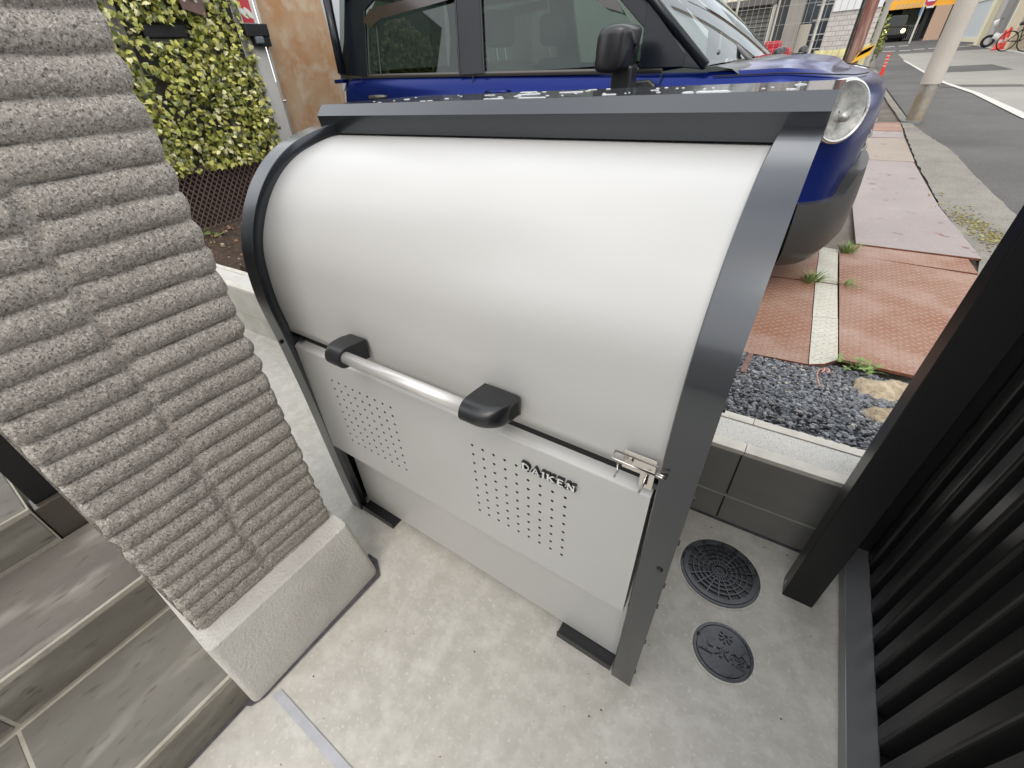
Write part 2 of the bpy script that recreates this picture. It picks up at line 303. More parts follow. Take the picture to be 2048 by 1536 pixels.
tag(s.build('gravel', m_grav, fixn=False), kind='stuff')
s = MB()
for i in range(260):
    x = rnd.uniform(-4.0, -2.2); y = rnd.uniform(1.26, 2.1); chip(s, (x, y, bedz(x, y) + .012), rnd.choice([.006, .01, .014, .022]), rnd.choice([0, 1, 2]))
tag(s.build('soil_debris', [m_mortar, m_soil, mat('dead_leaf', (.30, .17, .09), (.18, .1, .05), rough=.8, scale=20)], fixn=False), kind='stuff')
s = MB()
for i in range(260):
    x = rnd.uniform(-3.1, -2.865); y = rnd.uniform(.72, 1.03); chip(s, (x, y, -.02), rnd.uniform(.008, .016), rnd.choice([0, 1, 2]))
tag(s.build('gravel_strip', m_grav, fixn=False), kind='stuff')
# road
def zr(y): return plane_z(y)
def strip(name, m, pts_l, pts_r, dz, kind='structure'):
    b = MB(); b.grid([[(xl, y, zr(y) + dz), (xr, y2, zr(y2) + dz)] for (xl, y), (xr, y2) in zip(pts_l, pts_r)]); return tag(b.build(name, m), kind=kind)
strip('road', m_asph, [(1.35, 2), (.95, 8), (.5, 20), (.45, 41), (-12, 42), (-12, 62)], [(14, 2), (14, 9), (14, 20), (14, 41), (14, 42), (14, 62)], .02)
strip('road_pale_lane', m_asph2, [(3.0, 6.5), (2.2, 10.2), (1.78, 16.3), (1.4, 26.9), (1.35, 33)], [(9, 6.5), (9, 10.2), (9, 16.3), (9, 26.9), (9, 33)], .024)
b = MB()
for y0, y1, x0, x1 in [(19.6, 22.2, 2.0, 3.4)]: b.add([(x0, y0, zr(y0) + .028), (x1, y0, zr(y0) + .028), (x1 - .1, y1, zr(y1) + .028), (x0 - .2, y1, zr(y1) + .028)], [(0, 1, 2, 3)])
b.add([(1.6, 15.2, zr(15.2) + .028), (2.9, 14.8, zr(14.8) + .028), (2.9, 15.3, zr(15.3) + .028), (1.6, 15.8, zr(15.8) + .028)], [(0, 1, 2, 3)])
tag(b.build('road_patch', m_asph), kind='structure')
GL_ = [(.80, 2.0), (.95, 3.8), (.86, 5), (.80, 6.7), (.775, 8.3), (.765, 9.8), (.50, 16), (.4, 22)]; GR_ = [(1.5, 2.9), (1.30, 4.5), (1.21, 6), (1.13, 7.5), (.98, 8.6), (.86, 9.8), (.6, 16), (.5, 22)]
def dens(P_, n):
    out = []
    for i in range(len(P_) - 1):
        for k in range(n): u = k / n; out.append((P_[i][0] + (P_[i + 1][0] - P_[i][0]) * u + .018 * noise.noise(Vector((i * 5 + u * 9, P_[0][0] * 7, 3))), P_[i][1] + (P_[i + 1][1] - P_[i][1]) * u))
    return out + [P_[-1]]
strip('gutter', m_gutter, dens(GL_, 12), dens(GR_, 12), .028)
strip('road_line', m_line, [(3.1, 6.2), (2.10, 10.1), (1.96, 13.7), (1.70, 16.3), (1.55, 20.3), (1.34, 26.9)], [(3.26, 6.3), (2.24, 10.2), (2.07, 13.7), (1.80, 16.3), (1.64, 20.3), (1.42, 26.9)], .032)
b = MB()
for x0, x1, y0, y1 in [(.7, 1.35, 36.6, 37.4), (1.5, 2.0, 36.4, 37.1), (2.1, 2.6, 37.0, 37.7), (2.75, 3.3, 37.2, 37.9), (3.6, 4.4, 37.0, 37.6)] + [(1.0, 1.5, 44, 45), (1.7, 2.2, 44, 45)]:
    b.add([(x0, y0, zr(y0) + .034), (x1, y0 + .1, zr(y0) + .034), (x1, y1 + .1, zr(y1) + .034), (x0, y1, zr(y1) + .034)], [(0, 1, 2, 3)])
b.add([(4.55, 36, zr(36) + .034), (4.75, 36, zr(36) + .034), (4.95, 27, zr(27) + .034), (4.72, 27, zr(27) + .034)], [(0, 1, 2, 3)])
tag(b.build('road_markings', m_line), kind='structure')
b = MB()
for i in range(520):
    u, v = rnd.gauss(0, .5), rnd.gauss(0, .30); x, y = 1.05 + .16 * u, 4.35 + .75 * v - .5 * u; chip(b, (x, y, zr(y) + .032), rnd.uniform(.004, .013), rnd.choice([0, 0, 1, 2]))
tag(b.build('moss_patch', [m_moss, m_grass[2], m_gutter], fixn=False), kind='stuff')
# ------------------------------------------------------------------ low boundary wall
def ky(x): return 1.118 + .026 * (x - .1)
t = thing('low_wall', (0, 1.12, 0), 'low boundary wall behind the storage box, dark tiled face and pale concrete cap', 'low wall')
def kbox(b, x0, x1, d0, d1, z0, z1, m=0): b.add([(x0, ky(x0) + d0, z0), (x1, ky(x1) + d0, z0), (x1, ky(x1) + d1, z0), (x0, ky(x0) + d1, z0), (x0, ky(x0) + d0, z1), (x1, ky(x1) + d0, z1), (x1, ky(x1) + d1, z1), (x0, ky(x0) + d1, z1)], [(3, 2, 1, 0), (4, 5, 6, 7), (0, 1, 5, 4), (1, 2, 6, 5), (2, 3, 7, 6), (3, 0, 4, 7)], m)
b = MB(); kbox(b, -3.6, -1.02, .002, .158, -.05, .125); kbox(b, -3.6, -1.02, -.002, .162, .128, .300); b.build('pale_block', m_kpale, t, bevel=.002)  # left run of the wall, coloured paler than the tiled run
b = MB(); kbox(b, -1.02, .371, .004, .158, -.05, .300); b.build('wall_core', m_void, t)
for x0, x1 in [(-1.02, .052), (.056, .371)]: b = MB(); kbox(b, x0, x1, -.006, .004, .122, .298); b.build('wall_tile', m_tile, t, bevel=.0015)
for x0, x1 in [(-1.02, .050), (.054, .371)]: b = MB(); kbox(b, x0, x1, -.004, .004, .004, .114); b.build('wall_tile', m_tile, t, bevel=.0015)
b = MB()
kbox(b, -1.02, .371, -.0045, .004, .1142, .1185)
b.build('mortar_joint', m_kpale, t)
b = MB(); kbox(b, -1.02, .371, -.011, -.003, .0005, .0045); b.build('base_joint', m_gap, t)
b = MB(); kbox(b, -3.6, .371, .036, .132, .298, .309); b.build('cap_infill', m_kcap, t)
for d0, d1 in [(-.004, .034), (.134, .165)]:
    for x0, x1 in [(-3.6, .0575), (.0595, .371)]:
        b = MB(); n = 40
        for i in range(n):
            a, c = x0 + (x1 - x0) * i / n, x0 + (x1 - x0) * (i + 1) / n
            kbox(b, a, c, d0, d1 + .002 * rnd.uniform(-1, 1), .2985, .3125)
        b.build('cap_edge', m_kstrip, t)
# ------------------------------------------------------------------ tiled steps (lower left)
t = thing('entrance_steps', (-1.1, -.6, 0), 'slate tiled entrance steps with pale grout joints beside the ribbed stone pillar', 'steps')
def ysteps(b, x0, x1, z0, z1, y0, y1): b.box((x0, y0, z0), (x1, y1, z1))
b = MB(); b.box((-1.106, -3, -.02), (-.7960, -.052, .1285)); b.box((-1.43, -3, -.02), (-1.1050, -.052, .2715)); b.box((-2.6, -3, -.02), (-1.4360, -.137, .4015)); b.build('step_core', m_grout, t)
def tiles(name, kind, edges, x0, x1, z0, z1, mats):
    for i in range(len(edges) - 1):
        y0, y1 = edges[i], edges[i + 1]
        b = MB(); b.box((x0, y0 + .0035, z0), (x1, y1 - .0035, z1)); b.build(name, m_slate[mats[i % len(mats)]], t, bevel=.002)
tiles('riser_tile', 'r', [-3, -1.6, -.054], -.803, -.794, .004, .117, [0, 2])
tiles('tread_tile', 't', [-3, -1.5, -.386, -.054], -1.097, -.805, .1235, .130, [1, 0, 0])
tiles('riser_tile', 'r', [-3, -1.5, -.38, -.054], -1.113, -1.103, .139, .259, [0, 1, 2])
tiles('tread_tile', 't', [-3, -.9, -.054], -1.428, -1.114, .2665, .273, [0, 1])
tiles('riser_tile', 'r', [-3, -1.2, -.138], -1.444, -1.434, .281, .390, [0, 2])
tiles('tread_tile', 't', [-3, -1.0, -.138], -2.5, -1.445, .3965, .403, [1, 0])
b = MB(); b.box((-1.50, -.134, -.02), (-1.440, .02, .388)); b.build('plinth_cover', mat('brown_metal_cover', (.085, .074, .06), rough=.3, metal=.3, coat=.3), t, bevel=.002)
b = MB(); b.box((-1.432, -.067, .0), (-1.112, .0, .2625)); b.build('side_block', m_grout, t)
t = thing('entrance_door_panel', (-1.9, .1, 0), 'black glossy door-side panel rising behind the ribbed stone pillar', 'panel')
b = MB(); b.box((-2.5, -.12, .39), (-1.50, -.06, 2.3)); b.build('panel_sheet', m_fence, t, bevel=.003)
b = MB(); b.box((-1.4995, -.125, .39), (-1.46, -.05, 2.3)); b.build('panel_edge', m_fence, t, bevel=.002)
# ------------------------------------------------------------------ ribbed stone pillar
t = thing('stone_pillar', (-.95, .13, 0), 'tall grey pillar of rough horizontally ribbed split stone on a pale cast base', 'stone pillar')
b = MB(); rows = []
NZ, NY = 640, 120; z0, z1, y0, y1 = .246, 2.1, -.040, .330
def hsh(i, k): return noise.noise(Vector((i * 3.7 + .5, k * 5.1 + .3, 1.7)))
P = .0459
for j in range(NZ + 1):
    z = z0 + (z1 - z0) * j / NZ; row = []
    for i in range(NY + 1):
        u = i / NY; y = y0 + (y1 - y0) * u
        yb = .137 - .012 * (z - .3) + .008 * noise.noise(Vector((0, z * 9, 3)))
        side = 1 if y > yb else 0
        zz = z - .299 + .002 * noise.noise(Vector((y * 14, z * 6, side * 9))) + (0 if side else .010) + .006 * (y - .13)
        k = math.floor(zz / P); fr = zz / P - k
        prof = .0135 * (math.sin(math.pi * min(1, max(0, fr))) ** .45) + .0015 * hsh(k, side)
        bm_ = math.exp(-((y - yb) / (.011 + .004 * hsh(k, 4))) ** 4)
        mid = .0065 + .006 * noise.noise(Vector((y * 60, z * 40, 1)))
        d = prof * (1 - bm_ * .85) + mid * bm_ * .85
        if z < .285: d = min(d, .010) * (1 if z > .262 else .9) + .001
        d += .0013 * noise.noise(Vector((y * 110, z * 110, 0))) + .0014 * noise.noise(Vector((y * 42, z * 42, 7))) + .0009 * noise.noise(Vector((y * 230, z * 230, 4)))
        e = min(u, 1 - u)
        if e < .03: d -= .007 * (1 - e / .03) ** 2 * (1 + .8 * noise.noise(Vector((z * 40, side, 2)))) 
        yy = y + (.006 * noise.noise(Vector((z * 30, 5, side))) + .002 * (prof / .0155 - .6)) * (1 - min(1, e / .06)) * (1 if u > .5 else -1)
        row.append((-.866 + d, yy, z))
    rows.append(row)
b.grid(rows)
b.build('ribbed_face', m_stone, t, smooth=True)
b = MB(); b.box((-1.20, -.044, .246), (-.872, .326, 2.1)); b.build('pillar_core', m_stone, t)
b = MB()
def ring(inset, z, n=5):
    x1_, ya, yb2, x0_, r = -.768 - inset, -.060 + inset * .15, .360 - inset * .55, -1.26, .016; pts = []
    for k in range(n + 1): a = R(-90 + 90 * k / n); pts.append((x1_ - r + r * math.cos(a), ya + r + r * math.sin(a), z))
    for k in range(n + 1): a = R(90 * k / n); pts.append((x1_ - r + r * math.cos(a), yb2 - r + r * math.sin(a), z))
    return pts + [(x0_, yb2, z), (x0_, ya, z)]
rg = [ring(.004, -.02), ring(.0, .012), ring(.0305, .241), ring(.0325, .2455), ring(.038, .247)]
b.grid(rg, close=True); n_ = len(rg[-1]); b.add(rg[-1], [tuple(range(n_))])
b.build('pillar_base', m_base, t, auto=25)
# ------------------------------------------------------------------ storage box
BX0, BX1 = -1.047, -.012
t = thing('storage_box', (-.53, .8, 0), 'silver and charcoal steel refuse storage box with a rounded roll-up lid and bar handle', 'storage box')
OUT = [(.491, .0), (.483, .20), (.475, .50), (.465, .70), (.457, .80), (.456, .848), (.459, .893), (.466, .943), (.479, .983), (.498, 1.02), (.524, 1.058), (.556, 1.092), (.594, 1.121), (.640, 1.144), (.690, 1.158), (.745, 1.168), (.790, 1.170)]
def refine(P_, sub=4):
    out = []
    for i in range(len(P_) - 1):
        p0, p1, p2, p3 = P_[max(i - 1, 0)], P_[i], P_[i + 1], P_[min(i + 2, len(P_) - 1)]
        for k in range(sub):
            u = k / sub; out.append(tuple(.5 * ((2 * p1[a]) + (-p0[a] + p2[a]) * u + (2 * p0[a] - 5 * p1[a] + 4 * p2[a] - p3[a]) * u * u + (-p0[a] + 3 * p1[a] - 3 * p2[a] + p3[a]) * u ** 3) for a in (0, 1)))
    return out + [P_[-1]]
PRO = refine(OUT)
def offset(P_, d):
    out = []
    for i, p in enumerate(P_):
        a, c = P_[max(i - 1, 0)], P_[min(i + 1, len(P_) - 1)]; tx, tz = c[0] - a[0], c[1] - a[1]; l = math.hypot(tx, tz) or 1
        out.append((p[0] + tz / l * d, p[1] - tx / l * d))
    return out
for sgn, xa, xb in [(1, BX0, BX0 + .049), (-1, BX1, BX1 - .049)]:
    b = MB(); O2 = offset(PRO, .002); IN = offset(PRO, .030)
    # flange (front strip), inner return, outer side sheet
    rows = [[(xa, y, z), (xa + sgn * .001, y, z), (xb - sgn * .0015, y, z), (xb, y2, z2), (xb, y3, z3), (xb - sgn * .002, y3, z3), (xb - sgn * .003, y2, z2), (xa + sgn * .002, y2, z2)] for (y, z), (y2, z2), (y3, z3) in zip(PRO, O2, IN)]
    b.grid(rows, close=True)
    b.build('side_frame', m_frame, t, auto=50)
    b = MB(); pl = [(xa + sgn * .017, y, z) for y, z in O2] + [(xa + sgn * .017, 1.09, 1.17), (xa + sgn * .017, 1.09, .0)]
    b.prism(pl, (sgn * .002, 0, 0)); b.build('side_panel', m_frame, t)
# rounded lid
LID = [(y, z) for y, z in offset(PRO, .024) if .742 < z]
b = MB(); lx0, lx1 = BX0 + .046, BX1 - .046
low = (LID[0][0], .742); LIDP = [(low[0] + .004, .742), low] + LID + [(.80, 1.148)]
b.grid([[(lx0 + (lx1 - lx0) * k / 6, y, z) for k in range(7)] for y, z in LIDP])
b.build('lid', m_lid, t, smooth=True)
# dark cavity behind everything
b = MB(); IB = [(.56, .012)] + [(y, z) for y, z in offset(PRO, .06)[::3] if z > .1] + [(1.075, 1.10), (1.075, .012)]; b.prism([(BX0 + .025, max(y, .549), z) for y, z in IB], (BX1 - BX0 - .05, 0, 0)); b.build('inner_body', m_void, t)
b = MB(); b.box((BX0 + .05, .500, .705), (BX1 - .05, .546, .80)); b.build('gap_channel', m_void, t)
for xa in (BX0 + .049, BX1 - .049 - .03): 
    b = MB(); b.box((xa, .484, .716), (xa + .03, .51, .728)); b.build('hinge_block', m_frame, t, bevel=.002)
# perforated upper front panel
px0, px1, pz0, pz1, py = BX0 + .052, BX1 - .056, .338, .700, .4785
b = MB(); pit = .02655; hr = .0033
def cellrow(xs_, zs_, holes):
    for i in range(len(xs_) - 1):
        for j in range(len(zs_) - 1):
            xa, xb, za, zb = xs_[i], xs_[i + 1], zs_[j], zs_[j + 1]
            if (i, j) not in holes: b.add([(xa, py, za), (xb, py, za), (xb, py, zb), (xa, py, zb)], [(0, 1, 2, 3)]); continue
            cx, cz = (xa + xb) / 2, (za + zb) / 2; n = 16; outer = []; inner = []; back = []
            for k in range(n):
                a = 2 * math.pi * k / n + math.pi / n * 0; c_, s_ = math.cos(a), math.sin(a); q = max(abs(c_), abs(s_))
                outer.append((cx + c_ / q * (xb - xa) / 2, py, cz + s_ / q * (zb - za) / 2)); inner.append((cx + c_ * hr, py, cz + s_ * hr)); back.append((cx + c_ * hr, py + .0015, cz + s_ * hr))
            b.grid([outer, inner], close=True); b.grid([inner, back], close=True, m=1); b.add(back, [tuple(range(n))], 1)
X = [px0]; holes = set(); Zs = [pz0]; hz = [.4215 + pit * k for k in range(9)]
Zs = [pz0, hz[0] - pit / 2] + [q + pit / 2 for q in hz] + [pz1]
xsA = [-.8725 + pit * k for k in range(9)]; xsB = [-.4225 + pit * k for k in range(9)]
X = [px0, xsA[0] - pit / 2] + [q + pit / 2 for q in xsA] + [xsB[0] - pit / 2] + [q + pit / 2 for q in xsB] + [px1]
for j in range(1, 10):
    for i in list(range(1, 10)) + list(range(11, 20)): holes.add((i, j))
cellrow(X, Zs, holes)
ed = [(py, pz1), (py + .0012, pz1 + .0022), (py + .004, pz1 + .0038), (py + .034, pz1 + .018), (py + .036, pz1 + .017)]
b.grid([[(px0, y, z), (px1, y, z)] for y, z in ed])
b.add([(px0, py, pz0), (px1, py, pz0), (px1, py + .02, pz0), (px0, py + .02, pz0)], [(0, 1, 2, 3)])
for xx in (px0, px1): b.add([(xx, py, pz0), (xx, py, pz1), (xx, py + .004, pz1 + .0038), (xx, py + .034, pz1 + .018), (xx, py + .03, pz0)], [(0, 1, 2, 3, 4)])
b.build('perforated_front_panel', [m_lid, m_void], t, fixn=False)
# lower panel
b = MB(); b.box((BX0 + .047, .532, .016), (BX1 - .05, .545, .60)); b.build('lower_panel', m_lid, t, bevel=.0015)
# roof with bevelled fascia
b = MB(); FA = [(.800, 1.146), (.772, 1.150), (.764, 1.187), (.785, 1.2085), (1.135, 1.198), (1.14, 1.17)]
b.grid([[(BX0, y, z), (BX1, y, z)] for y, z in FA[1:4]]); 
for xx in (BX0, BX1): b.add([(xx, y, z) for y, z in [(.785, 1.15)] + FA[1:4] + [(1.135, 1.198), (1.14, 1.17)]], [tuple(range(6))])
b.add([(BX0, *FA[1]), (BX1, *FA[1]), (BX1, .80, 1.158), (BX0, .80, 1.158)], [(0, 1, 2, 3)])
b.build('roof_fascia', m_frame, t, fixn=True)
b = MB(); b.add([(BX0, .7852, 1.2086), (BX1, .7852, 1.2086), (BX1, 1.135, 1.200), (BX0, 1.135, 1.200), (BX1, 1.135, 1.165), (BX0, 1.135, 1.165)], [(0, 1, 2, 3), (3, 2, 4, 5)]); b.build('roof_sheet', m_roof, t)
# feet
for xa in (BX0 + .055, BX1 - .205):
    b = MB(); b.box((xa, .496, .002), (xa + .15, .499, .026)); b.box((xa, .499, .002), (xa + .15, .54, .006)); b.box((xa, .499, .010), (xa + .15, .54, .014)); b.build('foot_bracket', m_blackpl, t)
# handle
hb = thing  # alias kept short
hy, hz_ = .4165, .7995
b = MB(); b.tube([(-.70, hy, hz_ + .002), (-.36, hy, hz_ + .002)], .0125, 24); b.build('handle_bar', m_alu, t, smooth=True)
for xa, xb, fl in ((-.732, -.678, -1), (-.372, -.300, 1)):
    b = MB(); prof = refine([(.474, .770), (.440, .776), (.420, .778), (.404, .783), (.396, .793), (.396, .805), (.404, .816), (.422, .821), (.474, .815)], 4)
    rows = []; L_ = 16
    for k in range(L_ + 1):
        u = k / L_; x = xa + (xb - xa) * u; e = (1 - u) if fl > 0 else u; q_ = .6 if fl > 0 else .3
        sc_ = 1 if e > q_ else .42 + .58 * math.sqrt(max(.0, 1 - ((q_ - e) / q_) ** 2))
        rows.append([(x, .474 + (y - .474) * (.12 + .88 * sc_), .798 + (z - .798) * (.72 + .28 * sc_)) for y, z in prof])
    b.grid(rows); b.add(rows[0], [tuple(range(len(prof)))]); b.add(rows[-1], [tuple(range(len(prof)))])
    ec = rows[-1] if fl > 0 else rows[0]; cen = sum((Vector(q) for q in ec), Vector()) / len(ec)
    H_ = b.build('handle_bracket', m_blackpl, t, auto=50)
    b = MB(); b.prism([cen + (Vector(q) - cen) * .72 + Vector((fl * .0004, 0, -.001)) for q in ec], (-fl * .004, 0, 0)); b.build('end_slot', m_void, H_)
# latch
b = MB(); lz = .776; ly = .4695
b.box((-.118, ly + .0015, .752), (-.069, ly + .003, .788)); b.box((-.089, ly + .0005, .727), (-.068, ly + .0018, .765))
b.build('latch_plate', m_steel, t, bevel=.002)
b = MB(); wr = .0016
b.tube([(-.128, .462, .789), (-.128, .448, .786), (-.065, .448, .786), (-.065, .462, .789), (-.128, .462, .789)], wr, 8)
b.tube([(-.066, .449, .785), (-.050, .449, .785)], wr, 8); b.tube([(-.066, .456, .782), (-.050, .456, .782)], wr, 8)
b.tube([(-.122, .462, .765), (-.118, .452, .76), (-.122, .455, .742)], wr, 8); b.tube([(-.079, .4655, .762), (-.079, .455, .75), (-.083, .457, .728)], .0018, 8)
b.build('latch_wire', m_steel, t, smooth=True)
b = MB(); b.tube([(-.107, ly + .002, .772), (-.107, ly - .002, .772)], .005, 14); b.build('latch_screw', m_chrome, t, auto=30)
b = MB(); b.box((-.0815, ly - .0006, .737), (-.0765, ly + .001, .757)); b.build('latch_slot', m_void, t)
# screws on the frames
for x, y, z in [(-.026, .4735, .545), (BX0 + .02, .4625, .712)]:
    b = MB(); b.tube([(x, y + .004, z), (x, y - .002, z), (x, y - .0035, z)], [.0055, .0055, .003], 14); b.build('frame_screw', m_blackpl, t, auto=30)
for z in (.035, .20, .36, .44, .58, .70, .88):
    b = MB(); b.tube([(BX1 - .018, .515, z), (BX1 + .0015, .515, z)], .005, 10); b.build('side_bolt', m_blackpl, t)
# nameplate letters
GL = {'D': [[(0, 0), (0, 1)], [(0, 1), (.45, .97), (.72, .75), (.78, .5), (.72, .25), (.45, .03), (0, 0)]], 'A': [[(0, 0), (.4, 1), (.8, 0)], [(.18, .35), (.62, .35)]],
      'I': [[(.15, 0), (.15, 1)]], 'K': [[(0, 0), (0, 1)], [(.7, 1), (0, .42)], [(.2, .55), (.75, 0)]], 'E': [[(0, 0), (0, 1)], [(0, 1), (.62, 1)], [(0, .52), (.5, .52)], [(0, 0), (.65, 0)]], 'N': [[(0, 0), (0, 1)], [(0, 1), (.72, 0)], [(.72, 0), (.72, 1)]]}
THK = {'D': [.22, .17], 'A': [.14, .12], 'I': [.22], 'K': [.22, .12, .2], 'E': [.22, .14, .14, .14], 'N': [.12, .24, .12]}
SER = {'D': [(0, 0), (0, 1)], 'A': [(0, 0), (.8, 0)], 'I': [(.15, 0), (.15, 1)], 'K': [(0, 0), (0, 1), (.7, 1), (.75, 0)], 'E': [], 'N': [(0, 0), (0, 1), (.72, 1)]}
def stroke(b, pts, th, org, ux, uz, s_, n_, d0, d1, grow=0, m=0):
    """flat stroke polygons extruded from d0 to d1 along n_"""
    for a, c in zip(pts, pts[1:]):
        ax, az, cx, cz = a[0] * s_, a[1] * s_, c[0] * s_, c[1] * s_; dx, dz = cx - ax, cz - az; l = math.hypot(dx, dz) or 1; dx /= l; dz /= l
        h_ = th * s_ / 2 + grow; e_ = grow + (th * s_ * .12)
        q = [(ax - dx * e_ - dz * h_, az - dz * e_ + dx * h_), (cx + dx * e_ - dz * h_, cz + dz * e_ + dx * h_), (cx + dx * e_ + dz * h_, cz + dz * e_ - dx * h_), (ax - dx * e_ + dz * h_, az - dz * e_ - dx * h_)]
        P3 = [org + ux * p[0] + uz * p[1] + n_ * d0 for p in q]
        b.add(P3 + [p + n_ * (d1 - d0) for p in P3], [(3, 2, 1, 0), (4, 5, 6, 7), (0, 1, 5, 4), (1, 2, 6, 5), (2, 3, 7, 6), (3, 0, 4, 7)], m)
ux, uz, nn = Vector((1, 0, 0)), Vector((0, 0, 1)), Vector((0, -1, 0)); cx_ = -.2965; LH = .0152
for ch, adv in zip('DAIKEN', (1.2, 1.18, .68, 1.22, 1.12, 1.1)):
    b = MB(); org = Vector((cx_, py, .6425))
    for pass_, (g_, d0, d1, m) in enumerate([(.0013, 0, .0065, 1), (0, .0064, .0072, 0)]):
        for k, (st, th) in enumerate(zip(GL[ch], THK[ch])): stroke(b, st, th, org, ux, uz, LH, nn, d0 - k * .00002, d1 + k * .00003, g_, m)
        for k, (sx, sz) in enumerate(SER[ch]):
            stroke(b, [(sx - .17, sz + (.04 if sz == 0 else -.04)), (sx + .17, sz + (.04 if sz == 0 else -.04))], .085, org, ux, uz, LH, nn, d0, d1 + .0001 + k * .00002, g_, m)
    b.build('raised_letter', [m_white, m_blackpl], t, fixn=False); cx_ += adv * LH * 1.13
# rain drops on the roof
b = MB()
for i in range(60):
    x = rnd.uniform(BX0 + .08, BX1 - .03); y = .80 + .31 * rnd.random() ** 1.2; rx = rnd.choice([.002, .003, .004, .006, .009]) ; z = 1.2086 - (y - .7852) * .0246
    k = 4 if rnd.random() < .3 else 1
    for q in range(k):
        xx = x + q * rx * 1.1; yy = y + rnd.uniform(-.3, .3) * rx; ry = rx * rnd.uniform(.6, 1); hh = .0006 + rx * .12
        rows = [[(xx + rx * math.cos(a) * c_, yy + ry * math.sin(a) * c_, z + hh * s_) for a in [6.283 * u / 12 for u in range(12)]] for c_, s_ in [(1, 0), (.92, .45), (.7, .78), (.35, .96), (.02, 1)]]
        b.grid(rows, close=True)
tag(b.build('rain_drops', mat('rain_water', (.30, .31, .32), rough=.03, spec=1.0, coat=1), smooth=True), kind='stuff')
# ------------------------------------------------------------------ manhole and valve covers
def circ(cx, cy, z, r, n=64, a0=0): return [(cx + r * math.cos(a0 + 6.28318 * k / n), cy + r * math.sin(a0 + 6.28318 * k / n), z) for k in range(n)]
def cover(name, cx, cy, r, label, cat):
    t = thing(name, (cx, cy, 0), label, cat)
    b = MB(); b.grid([[(cx + (r + .004 + .002 * noise.noise(Vector((k * .3, cx * 9, 2)))) * math.cos(6.28318 * k / 64), cy + (r + .004 + .002 * noise.noise(Vector((k * .3, cy * 9, 5)))) * math.sin(6.28318 * k / 64), .0022) for k in range(64)], circ(cx, cy, .0026, r - .001)], close=True); b.build('mortar_ring', m_kcap, t)
    b = MB(); b.grid([circ(cx, cy, .001, r), circ(cx, cy, .006, r - .001), circ(cx, cy, .006, r - .008), circ(cx, cy, .002, r - .0085)], close=True); b.build('cover_frame', m_iron, t, auto=30)
    return t
def arcbar(b, cx, cy, ra, rb, a0, a1, z0, z1, n=6, m=0):
    rows = []
    for k in range(n + 1):
        a = a0 + (a1 - a0) * k / n; c_, s_ = math.cos(a), math.sin(a)
        rows.append([(cx + ra * c_, cy + ra * s_, z0), (cx + ra * c_, cy + ra * s_, z1), (cx + rb * c_, cy + rb * s_, z1), (cx + rb * c_, cy + rb * s_, z0)])
    b.grid(rows, m=m)
MX, MY, MR = .103, .919, .108
t = cover('manhole_cover', MX, MY, MR, 'larger round cast iron cover with a radial grid pattern and raised numbers', 'manhole cover')
b = MB(); b.disc((MX, MY, .003), MR - .008, 64); b.build('cover_plate', m_iron2, t)
b = MB(); zt, zb = .0085, .003
rb_ = MR - .009
arcbar(b, MX, MY, .087, rb_, 0, 6.28318, zb, zt, 64)
rings = [.0165, .032, .045, .058, .072]
for r_ in rings[1:]: arcbar(b, MX, MY, r_ - .0018, r_ + .0018, 0, 6.28318, zb, zt, 64)
arcbar(b, MX, MY, .0175, .0210, 0, 6.28318, zb, zt, 48)
arcbar(b, MX, MY, .0, .0135, 0, 6.28318, zb, zb + .0015, 32)
numa = R(165)     # sector carrying the number
for ri, (ra, rb2, nsp) in enumerate([(.020, .032, 22), (.032, .045, 17), (.045, .058, 17), (.058, .072, 17), (.072, .088, 17)]):
    for k in range(nsp):
        a = 6.28318 * k / nsp + R(4); da = (a - numa + math.pi) % (2 * math.pi) - math.pi
        if 1 <= ri <= 2 and abs(da) < R(42): continue
        w_ = .0018; c_, s_ = math.cos(a), math.sin(a); nx_, ny_ = -s_ * w_, c_ * w_
        q = [(MX + ra * c_ + nx_, MY + ra * s_ + ny_), (MX + rb2 * c_ + nx_, MY + rb2 * s_ + ny_), (MX + rb2 * c_ - nx_, MY + rb2 * s_ - ny_), (MX + ra * c_ - nx_, MY + ra * s_ - ny_)]
        b.add([(x, y, zb) for x, y in q] + [(x, y, zt - .0001) for x, y in q], [(4, 5, 6, 7), (0, 1, 5, 4), (1, 2, 6, 5), (2, 3, 7, 6), (3, 0, 4, 7)])
DG = {'0': [[(.1, 0), (0, .2), (0, .8), (.1, 1), (.5, 1), (.6, .8), (.6, .2), (.5, 0), (.1, 0)]], '1': [[(.3, 0), (.3, 1)], [(.3, 1), (.12, .82)], [(.1, 0), (.5, 0)]], '6': [[(.55, 1), (.15, .8), (0, .45), (.05, .1), (.3, 0), (.55, .1), (.6, .35), (.4, .55), (.05, .5)]]}
for ch, ang in zip('0160', (198, 177, 155, 132)):
    a = R(ang); rad = Vector((math.cos(a), math.sin(a), 0)); tan = Vector((math.sin(a), -math.cos(a), 0)); org = Vector((MX, MY, zb)) + rad * .0395 - tan * .0045
    for st in DG[ch]: stroke(b, st, .2, org, tan, rad, .0135, Vector((0, 0, 1)), 0, .004)
